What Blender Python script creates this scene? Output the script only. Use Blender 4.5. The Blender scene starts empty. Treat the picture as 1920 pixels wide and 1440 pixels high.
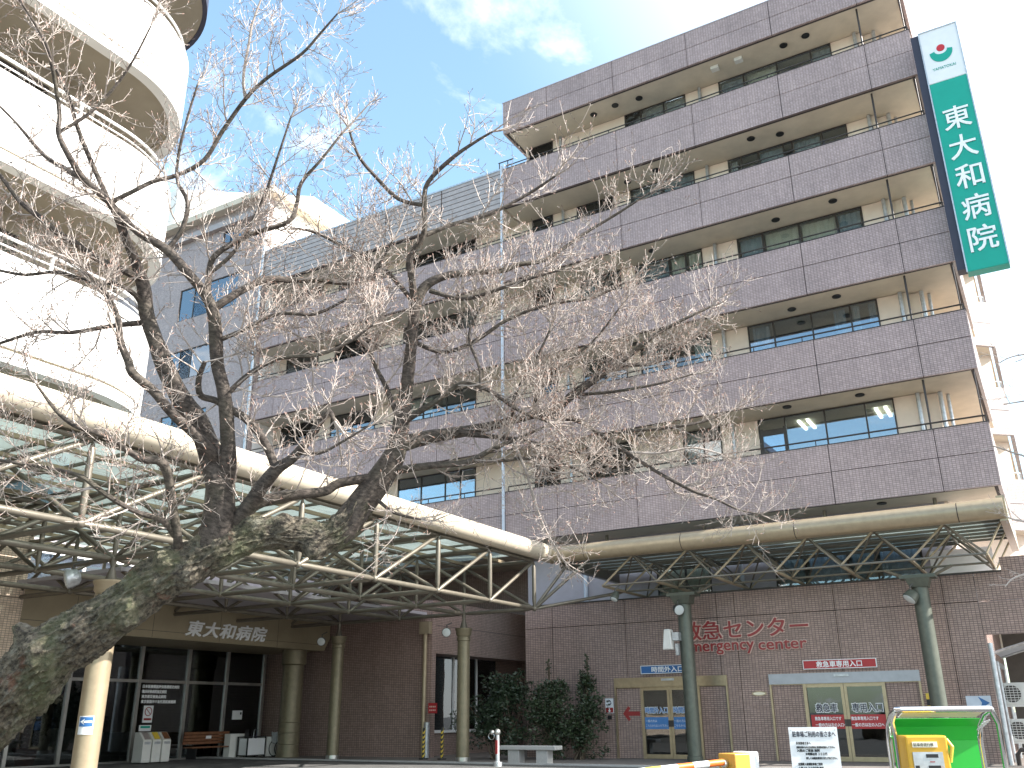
import bpy, math, random
from mathutils import Vector, Matrix, Quaternion
R = math.radians
sc = bpy.context.scene
COL = sc.collection

# ------------------------------------------------------------------ camera
EYE = Vector((0.0, 0.0, 1.4))
FPX, PITCH, YAW, ROLL = 1680.8, R(20.29), R(30.34), R(-0.566)      # focal length in pixels of a 1920 px wide picture
FW = Vector((-math.sin(YAW)*math.cos(PITCH), math.cos(YAW)*math.cos(PITCH), math.sin(PITCH)))
RI0 = Vector((math.cos(YAW), math.sin(YAW), 0)); UP0 = RI0.cross(FW)
RI = RI0*math.cos(ROLL) + UP0*math.sin(ROLL); UP = UP0*math.cos(ROLL) - RI0*math.sin(ROLL)
cam = bpy.data.cameras.new('camera'); cam.sensor_width = 36; cam.lens = 36*FPX/1920
cam.clip_start = 0.1; cam.clip_end = 3000
camo = bpy.data.objects.new('camera', cam); COL.objects.link(camo)
camo.matrix_world = Matrix(((RI.x, UP.x, -FW.x, EYE.x), (RI.y, UP.y, -FW.y, EYE.y), (RI.z, UP.z, -FW.z, EYE.z), (0, 0, 0, 1)))
sc.camera = camo

# ------------------------------------------------------------------ light
SUN_AZ, SUN_EL = R(15), R(38)                       # azimuth from +X towards +Y
SUN = Vector((math.cos(SUN_AZ)*math.cos(SUN_EL), math.sin(SUN_AZ)*math.cos(SUN_EL), math.sin(SUN_EL)))
sl = bpy.data.lights.new('sun', 'SUN'); sl.energy = 5.0; sl.angle = R(0.53); sl.color = (1.0, 0.955, 0.89)
so = bpy.data.objects.new('sun', sl); COL.objects.link(so)
so.rotation_euler = (-SUN).to_track_quat('-Z', 'Y').to_euler()
W = bpy.data.worlds.new('World'); sc.world = W; W.use_nodes = True
nt = W.node_tree; N = nt.nodes; K = nt.links
bg = N['Background']; bg.inputs['Strength'].default_value = 0.15
sky = N.new('ShaderNodeTexSky'); sky.sky_type = 'NISHITA'; sky.sun_disc = False
sky.sun_elevation = SUN_EL; sky.sun_rotation = math.pi/2 - SUN_AZ
sky.air_density = 1.0; sky.dust_density = 1.0; sky.ozone_density = 0.5
tc = N.new('ShaderNodeTexCoord')
def wn(t, **k):
    n = N.new(t)
    for a, b in k.items(): setattr(n, a, b)
    return n
# clouds: a flat layer seen from below (direction divided by its height), broken by noise; a thin veil thickens towards the sun
sep = wn('ShaderNodeSeparateXYZ'); K.new(tc.outputs['Generated'], sep.inputs[0])
zz = wn('ShaderNodeMath', operation='MAXIMUM'); K.new(sep.outputs[2], zz.inputs[0]); zz.inputs[1].default_value = 0.04
dv = wn('ShaderNodeVectorMath', operation='SCALE'); K.new(tc.outputs['Generated'], dv.inputs[0])
iv = wn('ShaderNodeMath', operation='DIVIDE'); iv.inputs[0].default_value = 1.0; K.new(zz.outputs[0], iv.inputs[1]); K.new(iv.outputs[0], dv.inputs['Scale'])
mp = wn('ShaderNodeMapping'); K.new(dv.outputs[0], mp.inputs[0]); mp.inputs['Location'].default_value = (14.86, 5.15, 0.0); mp.inputs['Scale'].default_value = (1.0, 1.0, 1.0)
n1 = wn('ShaderNodeTexNoise'); K.new(mp.outputs[0], n1.inputs['Vector']); n1.inputs['Scale'].default_value = 1.5; n1.inputs['Detail'].default_value = 9; n1.inputs['Roughness'].default_value = 0.6; n1.inputs['Distortion'].default_value = 0.35
cr = wn('ShaderNodeMapRange', interpolation_type='SMOOTHSTEP'); K.new(n1.outputs[0], cr.inputs[0]); cr.inputs[1].default_value = 0.54; cr.inputs[2].default_value = 0.74
dt = wn('ShaderNodeVectorMath', operation='DOT_PRODUCT'); K.new(tc.outputs['Generated'], dt.inputs[0]); dt.inputs[1].default_value = SUN
vr = wn('ShaderNodeMapRange', interpolation_type='SMOOTHSTEP'); K.new(dt.outputs['Value'], vr.inputs[0]); vr.inputs[1].default_value = 0.20; vr.inputs[2].default_value = 0.66; vr.inputs[3].default_value = 0.045; vr.inputs[4].default_value = 0.85
mx = wn('ShaderNodeMath', operation='MAXIMUM'); K.new(cr.outputs[0], mx.inputs[0]); K.new(vr.outputs[0], mx.inputs[1])
mix = wn('ShaderNodeMix', data_type='RGBA'); K.new(mx.outputs[0], mix.inputs[0]); tn = wn('ShaderNodeVectorMath', operation='MULTIPLY'); K.new(sky.outputs[0], tn.inputs[0]); tn.inputs[1].default_value = (0.93, 1.12, 1.07); K.new(tn.outputs[0], mix.inputs[6]); mix.inputs[7].default_value = (5.6, 5.75, 6.0, 1)
K.new(mix.outputs[2], bg.inputs['Color'])
sc.view_settings.view_transform = 'Standard'; sc.view_settings.look = 'None'
sc.view_settings.exposure = 1.42; sc.view_settings.gamma = 1.0
sc.render.engine = 'CYCLES'; sc.cycles.max_bounces = 8; sc.cycles.transparent_max_bounces = 12

# ------------------------------------------------------------------ materials
M = {}
def new_mat(name):
    m = bpy.data.materials.new(name); m.use_nodes = True; M[name] = m
    return m, m.node_tree.nodes, m.node_tree.links, m.node_tree.nodes['Principled BSDF']
def mat(name, c, rough=0.6, metal=0.0, var=0.12, scale=3.0, bump=0.0, bscale=40.0, c2=None, spec=0.5, coat=0.0):
    m, n, l, p = new_mat(name)
    g = n.new('ShaderNodeNewGeometry'); t = n.new('ShaderNodeTexNoise'); l.new(g.outputs['Position'], t.inputs['Vector'])
    t.inputs['Scale'].default_value = scale; t.inputs['Detail'].default_value = 6; t.inputs['Roughness'].default_value = 0.62
    mr = n.new('ShaderNodeMapRange'); l.new(t.outputs[0], mr.inputs[0]); mr.inputs[1].default_value = 0.3; mr.inputs[2].default_value = 0.7
    mi = n.new('ShaderNodeMix'); mi.data_type = 'RGBA'; l.new(mr.outputs[0], mi.inputs[0])
    d = c2 if c2 else tuple(x*(1-var) for x in c)
    e = c if c2 else tuple(min(1, x*(1+var)) for x in c)
    mi.inputs[6].default_value = (*d, 1); mi.inputs[7].default_value = (*e, 1); l.new(mi.outputs[2], p.inputs['Base Color'])
    p.inputs['Roughness'].default_value = rough; p.inputs['Metallic'].default_value = metal; p.inputs['Specular IOR Level'].default_value = spec
    p.inputs['Coat Weight'].default_value = coat
    if bump:
        t2 = n.new('ShaderNodeTexNoise'); l.new(g.outputs['Position'], t2.inputs['Vector']); t2.inputs['Scale'].default_value = bscale; t2.inputs['Detail'].default_value = 5
        b = n.new('ShaderNodeBump'); l.new(t2.outputs[0], b.inputs['Height']); b.inputs['Strength'].default_value = bump; b.inputs['Distance'].default_value = 0.02; l.new(b.outputs[0], p.inputs['Normal'])
    return m
def tile(name, c, mortar, bw=0.105, bh=0.062, var=0.14, rough=0.42):
    m, n, l, p = new_mat(name)
    g = n.new('ShaderNodeNewGeometry'); s = n.new('ShaderNodeSeparateXYZ'); l.new(g.outputs['Position'], s.inputs[0])
    a = n.new('ShaderNodeMath'); a.operation = 'ADD'; l.new(s.outputs[0], a.inputs[0]); l.new(s.outputs[1], a.inputs[1])
    cb = n.new('ShaderNodeCombineXYZ'); l.new(a.outputs[0], cb.inputs[0]); l.new(s.outputs[2], cb.inputs[1])
    b = n.new('ShaderNodeTexBrick'); l.new(cb.outputs[0], b.inputs['Vector']); b.inputs['Scale'].default_value = 1
    b.inputs['Brick Width'].default_value = bw; b.inputs['Row Height'].default_value = bh; b.inputs['Mortar Size'].default_value = 0.0085; b.inputs['Mortar Smooth'].default_value = 0.2
    b.inputs['Bias'].default_value = 0.0; b.offset = 0.0
    b.inputs['Color1'].default_value = (*[x*(1-var) for x in c], 1); b.inputs['Color2'].default_value = (*[x*(1+var) for x in c], 1); b.inputs['Mortar'].default_value = (*mortar, 1)
    t = n.new('ShaderNodeTexNoise'); l.new(g.outputs['Position'], t.inputs['Vector']); t.inputs['Scale'].default_value = 0.55; t.inputs['Detail'].default_value = 7; t.inputs['Roughness'].default_value = 0.65
    mr = n.new('ShaderNodeMapRange'); l.new(t.outputs[0], mr.inputs[0]); mr.inputs[1].default_value = 0.3; mr.inputs[2].default_value = 0.7; mr.inputs[3].default_value = 0.86; mr.inputs[4].default_value = 1.1
    # rain streaks: noise stretched along the height
    sm = n.new('ShaderNodeMapping'); l.new(cb.outputs[0], sm.inputs[0]); sm.inputs['Scale'].default_value = (5.0, 0.35, 1)
    t2 = n.new('ShaderNodeTexNoise'); l.new(sm.outputs[0], t2.inputs['Vector']); t2.inputs['Scale'].default_value = 1.0; t2.inputs['Detail'].default_value = 4
    mr2 = n.new('ShaderNodeMapRange'); l.new(t2.outputs[0], mr2.inputs[0]); mr2.inputs[1].default_value = 0.35; mr2.inputs[2].default_value = 0.65; mr2.inputs[3].default_value = 0.93; mr2.inputs[4].default_value = 1.03
    mm = n.new('ShaderNodeMath'); mm.operation = 'MULTIPLY'; l.new(mr.outputs[0], mm.inputs[0]); l.new(mr2.outputs[0], mm.inputs[1])
    sc_ = n.new('ShaderNodeVectorMath'); sc_.operation = 'SCALE'; l.new(b.outputs['Color'], sc_.inputs[0]); l.new(mm.outputs[0], sc_.inputs['Scale'])
    l.new(sc_.outputs[0], p.inputs['Base Color']); p.inputs['Roughness'].default_value = rough; p.inputs['Specular IOR Level'].default_value = 0.4
    bu = n.new('ShaderNodeBump'); l.new(b.outputs['Fac'], bu.inputs['Height']); bu.invert = True; bu.inputs['Strength'].default_value = 0.5; bu.inputs['Distance'].default_value = 0.004; l.new(bu.outputs[0], p.inputs['Normal'])
    return m
def glass(name, tint, refl=0.12, rough=0.01):
    m, n, l, p = new_mat(name); n.remove(p); out = n['Material Output']
    tr = n.new('ShaderNodeBsdfTransparent'); tr.inputs[0].default_value = (*tint, 1)
    gl = n.new('ShaderNodeBsdfGlossy'); gl.inputs['Roughness'].default_value = rough; gl.inputs['Color'].default_value = (0.9, 0.95, 1, 1)
    fr = n.new('ShaderNodeFresnel'); fr.inputs[0].default_value = 1.52
    ad = n.new('ShaderNodeMath'); ad.operation = 'ADD'; ad.use_clamp = True; l.new(fr.outputs[0], ad.inputs[0]); ad.inputs[1].default_value = refl
    g = n.new('ShaderNodeNewGeometry'); t = n.new('ShaderNodeTexNoise'); l.new(g.outputs['Position'], t.inputs['Vector']); t.inputs['Scale'].default_value = 0.9
    b = n.new('ShaderNodeBump'); b.inputs['Strength'].default_value = 0.08; b.inputs['Distance'].default_value = 0.02; l.new(t.outputs[0], b.inputs['Height']); l.new(b.outputs[0], gl.inputs['Normal'])
    mi = n.new('ShaderNodeMixShader'); l.new(ad.outputs[0], mi.inputs[0]); l.new(tr.outputs[0], mi.inputs[1]); l.new(gl.outputs[0], mi.inputs[2]); l.new(mi.outputs[0], out.inputs['Surface'])
    return m
def emit(name, c, s):
    m, n, l, p = new_mat(name); p.inputs['Base Color'].default_value = (*c, 1); p.inputs['Emission Color'].default_value = (*c, 1); p.inputs['Emission Strength'].default_value = s
    return m
tile('tile_mauve', (0.442, 0.338, 0.326), (0.225, 0.17, 0.165))
tile('tile_brown', (0.375, 0.265, 0.228), (0.14, 0.10, 0.088))
tile('tile_grey', (0.47, 0.375, 0.355), (0.2, 0.17, 0.165))
tile('tile_buff', (0.70, 0.56, 0.44), (0.32, 0.25, 0.2))
tile('tile_pale', (0.46, 0.40, 0.385), (0.26, 0.22, 0.21))
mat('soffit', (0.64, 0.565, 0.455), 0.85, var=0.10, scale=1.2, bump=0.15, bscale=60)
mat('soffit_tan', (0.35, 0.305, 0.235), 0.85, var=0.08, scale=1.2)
mat('plaster', (0.80, 0.67, 0.56), 0.85, var=0.07, scale=1.5, bump=0.15, bscale=80)
mat('lavender', (0.43, 0.40, 0.43), 0.7, var=0.08)
mat('joint', (0.06, 0.05, 0.05), 0.9)
mat('dark_frame', (0.055, 0.046, 0.04), 0.45, 0.2)
mat('rail', (0.05, 0.042, 0.04), 0.4, 0.4)
mat('zinc', (0.52, 0.54, 0.56), 0.38, 0.6, var=0.2, scale=9)
mat('pipe_blue', (0.56, 0.62, 0.70), 0.45, var=0.08)
mat('white_wall', (0.84, 0.825, 0.80), 0.75, var=0.04, scale=0.8, bump=0.1)
mat('white_paint', (0.80, 0.80, 0.79), 0.5, var=0.04)
mat('louver', (0.42, 0.36, 0.34), 0.5, 0.3)
mat('champagne_sunlit', (0.60, 0.53, 0.42), 0.4, 0.2, var=0.08, scale=5)  # same finish as champagne, lightened to put the sunlight into the left tube's colour
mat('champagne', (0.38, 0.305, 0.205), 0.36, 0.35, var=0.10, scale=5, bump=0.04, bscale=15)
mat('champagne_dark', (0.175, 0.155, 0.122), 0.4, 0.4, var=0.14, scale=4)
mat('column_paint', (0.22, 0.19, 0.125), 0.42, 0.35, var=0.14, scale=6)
mat('column_green', (0.12, 0.13, 0.105), 0.45, 0.35, var=0.14, scale=6)
mat('fascia', (0.30, 0.25, 0.165), 0.5, 0.1, var=0.10, scale=1.4)
mat('steel', (0.62, 0.62, 0.60), 0.28, 0.9, var=0.1)
mat('gold_frame', (0.42, 0.335, 0.225), 0.34, 0.7, var=0.12, scale=6)
mat('silver_frame', (0.42, 0.44, 0.47), 0.5, 0.3, var=0.08, scale=4)
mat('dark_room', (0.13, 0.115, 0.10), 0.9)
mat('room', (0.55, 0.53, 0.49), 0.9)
mat('curtain_cream', (0.86, 0.79, 0.62), 0.9, var=0.05)
mat('curtain_blue', (0.42, 0.48, 0.50), 0.9, var=0.1, scale=8)
mat('curtain_white', (0.62, 0.62, 0.58), 0.9, var=0.08, scale=8)
mat('sign_red', (0.42, 0.025, 0.03), 0.4, var=0.06)
mat('letter_red', (0.30, 0.03, 0.03), 0.4, var=0.08)
mat('letter_rim', (0.72, 0.52, 0.45), 0.45)
mat('sign_blue', (0.035, 0.14, 0.36), 0.4, var=0.06)
mat('letter_blue', (0.06, 0.20, 0.48), 0.4)
mat('sign_green', (0.0, 0.34, 0.25), 0.35, var=0.04)
mat('sign_white', (0.78, 0.79, 0.80), 0.4, var=0.03)
mat('letter_white', (0.86, 0.87, 0.88), 0.4, var=0.02)
mat('navy', (0.028, 0.028, 0.05), 0.5)
mat('logo_red', (0.55, 0.02, 0.03), 0.4)
mat('black', (0.015, 0.015, 0.016), 0.5)
mat('asphalt', (0.105, 0.103, 0.10), 0.9, var=0.25, scale=2.5, bump=0.5, bscale=120)
mat('paving', (0.17, 0.15, 0.135), 0.85, var=0.2, scale=2, bump=0.3, bscale=60)
mat('lawn_earth', (0.07, 0.06, 0.04), 0.95, var=0.3)
mat('granite', (0.42, 0.41, 0.40), 0.7, var=0.14, scale=40, bump=0.2)
mat('wood', (0.20, 0.085, 0.04), 0.5, var=0.25, scale=7)
mat('terracotta', (0.34, 0.10, 0.06), 0.8, var=0.15)
mat('acrylic_green', (0.03, 0.52, 0.06), 0.3, var=0.03)
mat('machine_yellow', (0.62, 0.35, 0.03), 0.35, var=0.05)
mat('gate_yellow', (0.60, 0.32, 0.05), 0.4, var=0.06)
mat('hazard_yellow', (0.70, 0.50, 0.06), 0.5)
mat('hazard_orange', (0.75, 0.17, 0.03), 0.45)
mat('chrome', (0.72, 0.73, 0.74), 0.12, 1.0, var=0.05)
mat('ac_white', (0.72, 0.71, 0.67), 0.5, var=0.06)
mat('lamp_glass', (0.62, 0.66, 0.66), 0.08, var=0.03)
mat('lamp_body', (0.10, 0.10, 0.095), 0.4, 0.4)
mat('leaf_dark', (0.018, 0.034, 0.018), 0.42, c2=(0.032, 0.052, 0.024), scale=14)
mat('leaf_mid', (0.022, 0.04, 0.018), 0.45, c2=(0.042, 0.06, 0.026), scale=14)
mat('stem', (0.10, 0.075, 0.05), 0.85)
glass('window_glass', (0.84, 0.88, 0.89), 0.06)
glass('dark_glass', (0.50, 0.52, 0.52), 0.04)
glass('bright_glass', (0.78, 0.84, 0.88), 0.20)
emit('tube_light', (0.95, 1.0, 0.82), 2.2)
def mk_canopy_glass():
    m, n, l, p = new_mat('canopy_glass'); n.remove(p); out = n['Material Output']
    g = n.new('ShaderNodeNewGeometry'); t = n.new('ShaderNodeTexNoise'); l.new(g.outputs['Position'], t.inputs['Vector']); t.inputs['Scale'].default_value = 1.1; t.inputs['Detail'].default_value = 5
    r = n.new('ShaderNodeValToRGB'); l.new(t.outputs[0], r.inputs[0]); r.color_ramp.elements[0].position = 0.3; r.color_ramp.elements[0].color = (0.34, 0.385, 0.37, 1); r.color_ramp.elements[1].position = 0.7; r.color_ramp.elements[1].color = (0.44, 0.485, 0.47, 1)
    tl = n.new('ShaderNodeBsdfTranslucent'); l.new(r.outputs[0], tl.inputs[0]); df = n.new('ShaderNodeBsdfDiffuse'); l.new(r.outputs[0], df.inputs[0])
    m1 = n.new('ShaderNodeMixShader'); m1.inputs[0].default_value = 0.25; l.new(tl.outputs[0], m1.inputs[1]); l.new(df.outputs[0], m1.inputs[2])
    gl = n.new('ShaderNodeBsdfGlossy'); gl.inputs['Roughness'].default_value = 0.12; m2 = n.new('ShaderNodeMixShader'); m2.inputs[0].default_value = 0.07; l.new(m1.outputs[0], m2.inputs[1]); l.new(gl.outputs[0], m2.inputs[2])
    tp_ = n.new('ShaderNodeBsdfTransparent'); tp_.inputs[0].default_value = (0.80, 0.86, 0.85, 1); m3 = n.new('ShaderNodeMixShader'); m3.inputs[0].default_value = 0.28; l.new(m2.outputs[0], m3.inputs[1]); l.new(tp_.outputs[0], m3.inputs[2])
    l.new(m3.outputs[0], out.inputs['Surface'])
mk_canopy_glass()
def mk_bark(name, base, light, moss, mossamt, trunk):
    m, n, l, p = new_mat(name)
    g = n.new('ShaderNodeNewGeometry')
    def vm(op, a=None, b=None, sc_=None):
        t = n.new('ShaderNodeVectorMath'); t.operation = op
        for i, q in enumerate((a, b)):
            if q is None: continue
            if hasattr(q, 'node'): l.new(q, t.inputs[i])
            else: t.inputs[i].default_value = q
        if sc_ is not None:
            if hasattr(sc_, 'node'): l.new(sc_, t.inputs['Scale'])
            else: t.inputs['Scale'].default_value = sc_
        return t
    ax = (at(480, 1004, 8.05)-at(0, 1326, 8.0)).normalized() if trunk else Vector((0.2, 0.2, 0.95)).normalized()
    dt_ = vm('DOT_PRODUCT', g.outputs['Position'], tuple(ax)); sq = vm('SCALE', tuple(ax), None, dt_.outputs['Value']); sq2 = vm('SCALE', sq.outputs[0], None, 0.22 if trunk else -1.4)
    st = vm('SUBTRACT', g.outputs['Position'], sq2.outputs[0]).outputs[0]
    def noise_(s_, d=6, v=None):
        t = n.new('ShaderNodeTexNoise'); l.new(v or g.outputs['Position'], t.inputs['Vector']); t.inputs['Scale'].default_value = s_; t.inputs['Detail'].default_value = d; t.inputs['Roughness'].default_value = 0.7; return t
    a = noise_(24 if trunk else 16, 9, st); r = n.new('ShaderNodeValToRGB'); l.new(a.outputs[0], r.inputs[0])
    r.color_ramp.elements[0].position = 0.40; r.color_ramp.elements[0].color = (*base, 1); r.color_ramp.elements[1].position = 0.62; r.color_ramp.elements[1].color = (*light, 1)
    def over(prev, s_, lo, hi, amt, col):
        b = noise_(s_, 7); mr = n.new('ShaderNodeMapRange'); l.new(b.outputs[0], mr.inputs[0]); mr.inputs[1].default_value = lo; mr.inputs[2].default_value = hi; mr.inputs[4].default_value = amt
        mi = n.new('ShaderNodeMix'); mi.data_type = 'RGBA'; l.new(mr.outputs[0], mi.inputs[0]); l.new(prev, mi.inputs[6]); mi.inputs[7].default_value = (*col, 1); return mi.outputs[2]
    c = over(r.outputs[0], 2.1, 0.48, 0.66, mossamt, moss)
    if trunk: c = over(c, 3.7, 0.60, 0.70, 0.75, (0.17, 0.075, 0.048)); c = over(c, 7.0, 0.56, 0.70, 0.8, (0.25, 0.24, 0.19))
    l.new(c, p.inputs['Base Color']); p.inputs['Roughness'].default_value = 0.85
    h = noise_(46, 9, st); bu = n.new('ShaderNodeBump'); l.new(h.outputs[0], bu.inputs['Height']); bu.inputs['Strength'].default_value = 0.9 if trunk else 0.5; bu.inputs['Distance'].default_value = 0.03 if trunk else 0.012; l.new(bu.outputs[0], p.inputs['Normal'])
def ray(px, py): return FW+RI*((px-960)/FPX)-UP*((py-720)/FPX)
def at(px, py, d): return EYE+ray(px, py)*d                    # the point d metres along the viewing axis (used to survey the tree)
mk_bark('bark_trunk', (0.03, 0.024, 0.019), (0.20, 0.17, 0.125), (0.12, 0.135, 0.065), 0.7, True)
mk_bark('bark_limb', (0.035, 0.027, 0.023), (0.13, 0.105, 0.088), (0.075, 0.075, 0.045), 0.35, False)
mat('twig', (0.37, 0.315, 0.28), 0.6, var=0.30, scale=6)
mat('bud', (0.30, 0.18, 0.14), 0.6)
mat('scar', (0.33, 0.11, 0.07), 0.9, var=0.35, scale=25, bump=0.8, bscale=50)

# ------------------------------------------------------------------ mesh helpers
class MB:
    def __init__(s): s.v = []; s.f = []; s.sm = False
    def box(s, x0, x1, y0, y1, z0, z1):
        b = len(s.v); s.v += [(x, y, z) for z in (z0, z1) for y in (y0, y1) for x in (x0, x1)]
        s.f += [tuple(b+i for i in q) for q in ((0, 2, 3, 1), (4, 5, 7, 6), (0, 1, 5, 4), (2, 6, 7, 3), (0, 4, 6, 2), (1, 3, 7, 5))]; return s
    def poly(s, pts):
        b = len(s.v); s.v += [tuple(p) for p in pts]; s.f.append(tuple(range(b, b+len(pts)))); return s
    def prism(s, pts, d):                       # closed polygon extruded by vector d
        b = len(s.v); n = len(pts); d = Vector(d); s.v += [tuple(p) for p in pts] + [tuple(Vector(p)+d) for p in pts]
        s.f.append(tuple(range(b+n-1, b-1, -1))); s.f.append(tuple(range(b+n, b+2*n)))
        for i in range(n): j = (i+1) % n; s.f.append((b+i, b+j, b+n+j, b+n+i))
        return s
    def tube(s, path, rad, n=8, cap=True):
        path = [Vector(p) for p in path]; rad = rad if hasattr(rad, '__len__') else [rad]*len(path)
        b = len(s.v); t0 = (path[1]-path[0]).normalized(); a = t0.orthogonal().normalized(); m = len(path)
        for i, p in enumerate(path):
            t = (path[min(i+1, m-1)]-path[max(i-1, 0)])
            t = t.normalized() if t.length > 1e-9 else t0
            a = a-t*a.dot(t); a = a.normalized() if a.length > 1e-6 else t.orthogonal().normalized(); c = t.cross(a)
            for k in range(n): w = 2*math.pi*k/n; s.v.append(tuple(p+(a*math.cos(w)+c*math.sin(w))*rad[i]))
        for i in range(m-1):
            for k in range(n):
                k2 = (k+1) % n; s.f.append((b+i*n+k, b+i*n+k2, b+(i+1)*n+k2, b+(i+1)*n+k))
        if cap: s.f.append(tuple(b+k for k in range(n-1, -1, -1))); s.f.append(tuple(b+(m-1)*n+k for k in range(n)))
        s.sm = True; return s
    def lathe(s, c, prof, n=20):                # prof: (radius, z) about a vertical axis at c
        b = len(s.v)
        for r, z in prof:
            for k in range(n): w = 2*math.pi*k/n; s.v.append((c[0]+r*math.cos(w), c[1]+r*math.sin(w), c[2]+z))
        for i in range(len(prof)-1):
            for k in range(n): k2 = (k+1) % n; s.f.append((b+i*n+k, b+i*n+k2, b+(i+1)*n+k2, b+(i+1)*n+k))
        s.f.append(tuple(b+k for k in range(n-1, -1, -1))); s.f.append(tuple(b+(len(prof)-1)*n+k for k in range(n))); s.sm = True; return s
    def ball(s, c, r, n=10, sq=(1, 1, 1)):
        b = len(s.v)
        for i in range(1, n):
            a = math.pi*i/n
            for k in range(n): w = 2*math.pi*k/n; s.v.append((c[0]+sq[0]*r*math.sin(a)*math.cos(w), c[1]+sq[1]*r*math.sin(a)*math.sin(w), c[2]+sq[2]*r*math.cos(a)))
        s.v += [(c[0], c[1], c[2]+r*sq[2]), (c[0], c[1], c[2]-r*sq[2])]; t = b+(n-1)*n
        for i in range(n-2):
            for k in range(n): k2 = (k+1) % n; s.f.append((b+i*n+k, b+(i+1)*n+k, b+(i+1)*n+k2, b+i*n+k2))
        for k in range(n): k2 = (k+1) % n; s.f.append((t, b+k, b+k2)); s.f.append((t+1, b+(n-2)*n+k2, b+(n-2)*n+k))
        s.sm = True; return s
    def build(s, name, material, parent=None, smooth=None, bevel=0):
        o0 = origin(parent)
        me = bpy.data.meshes.new(name); me.from_pydata([(x-o0.x, y-o0.y, z-o0.z) for x, y, z in s.v], [], s.f); me.update()
        me.materials.append(M[material])
        if s.sm if smooth is None else smooth:
            for p in me.polygons: p.use_smooth = True
            me.set_sharp_from_angle(angle=R(40))
        o = bpy.data.objects.new(name, me); COL.objects.link(o); o.parent = parent
        if bevel: bv = o.modifiers.new('bevel', 'BEVEL'); bv.width = bevel; bv.segments = 2; bv.limit_method = 'ANGLE'
        return o
def origin(o):
    v = Vector((0, 0, 0))
    if o is not None and o.rotation_euler.z: return v       # turned things take local coordinates
    while o is not None: v = v+o.location; o = o.parent
    return v
def tag(o, label=None, cat=None, group=None, kind=None):
    for k, v in (('label', label), ('category', cat), ('group', group), ('kind', kind)):
        if v: o[k] = v
    return o
def thing(name, label, cat, loc=(0, 0, 0), rz=0.0, group=None):
    o = bpy.data.objects.new(name, None); COL.objects.link(o); o.location = loc; o.rotation_euler = (0, 0, rz); o.empty_display_size = 0.2
    return tag(o, label, cat, group)
def box(name, m, parent, *b, bevel=0): return MB().box(*b).build(name, m, parent, bevel=bevel)
_mem = {}
def member(name, p0, p1, r, m, parent, n=8, taper=True):      # straight round bar, shared mesh for equal lengths
    p0, p1 = Vector(p0), Vector(p1); d = p1-p0; L = d.length; key = (round(L, 3), r, m, n, taper, name)
    if key not in _mem:
        e = min(0.22, L*0.15) if taper else 0
        b = MB()
        if taper: b.tube([(0, 0, 0.03), (0, 0, e), (0, 0, L-e), (0, 0, L-0.03)], [r*0.38, r, r, r*0.38], n)
        else: b.tube([(0, 0, 0), (0, 0, L)], r, n)
        me = bpy.data.meshes.new(name); me.from_pydata(b.v, [], b.f); me.materials.append(M[m])
        for p in me.polygons: p.use_smooth = True
        me.set_sharp_from_angle(angle=R(50)); _mem[key] = me
    o = bpy.data.objects.new(name, _mem[key]); COL.objects.link(o); o.parent = parent
    o.location = p0-origin(parent); o.rotation_mode = 'QUATERNION'; o.rotation_quaternion = Vector((0, 0, 1)).rotation_difference(d)
    return o
def text(name, body, m, parent, org, xd, zd, height, width=None, ext=0.004, off=0.0, shear=0.0, space=1.0, res=3, align='LEFT', bold=0.0):
    c = bpy.data.curves.new('tmp', 'FONT'); c.body = body; c.size = 1; c.extrude = ext/height; c.offset = off; c.shear = shear; c.space_character = space; c.resolution_u = res
    o = bpy.data.objects.new('tmp', c); COL.objects.link(o)
    me = bpy.data.meshes.new_from_object(o.evaluated_get(bpy.context.evaluated_depsgraph_get())); bpy.data.objects.remove(o); bpy.data.curves.remove(c)
    xs = [v.co.x for v in me.vertices]; ys = [v.co.y for v in me.vertices]; x0, x1, y0, y1 = min(xs), max(xs), min(ys), max(ys)
    sy = height/(y1-y0); sx = width/(x1-x0) if width else sy
    xd, zd, org = Vector(xd), Vector(zd), Vector(org); nd = xd.cross(zd); o0 = origin(parent)
    for v in me.vertices: v.co = org-o0+xd*((v.co.x-x0)*sx)+zd*((v.co.y-y0)*sy)+nd*(v.co.z*height)
    if bold:
        nv = len(me.vertices); vs = [v.co.copy() for v in me.vertices]; fs = [tuple(p.vertices) for p in me.polygons]; V, F = [], []
        for i, (bx_, bz_) in enumerate(((-1, -1), (1, -1), (-1, 1), (1, 1), (0, 0))):
            F += [tuple(q+i*nv for q in f_) for f_ in fs]; V += [v+xd*(bx_*bold)+zd*(bz_*bold)+nd*(0.0006*i) for v in vs]
        bpy.data.meshes.remove(me); me = bpy.data.meshes.new(name); me.from_pydata(V, [], F)
    me.name = name; me.materials.clear(); me.materials.append(M[m])
    for p in me.polygons: p.use_smooth = False
    o = bpy.data.objects.new(name, me); COL.objects.link(o); o.parent = parent
    return o
def ray(px, py): return FW+RI*((px-960)/FPX)-UP*((py-720)/FPX)
def at(px, py, d): return EYE+ray(px, py)*d                    # the point d metres along the viewing axis (used to survey the tree)
XD, YD, ZD = Vector((1, 0, 0)), Vector((0, 1, 0)), Vector((0, 0, 1))

# ------------------------------------------------------------------ ground
def ground():
    b = MB().poly([(-900, -900, 0), (900, -900, 0), (900, 900, 0), (-900, 900, 0)]); tag(b.build('ground', 'asphalt'), kind='structure')
    pv = box('pavement', 'paving', None, -44, 3.0, 25.6, 40, -0.02, 0.008); tag(pv, kind='structure')
    b = MB().box(-44, 3.0, 25.48, 25.6, -0.02, 0.05); tag(b.build('kerb', 'granite'), kind='structure')
ground()

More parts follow.
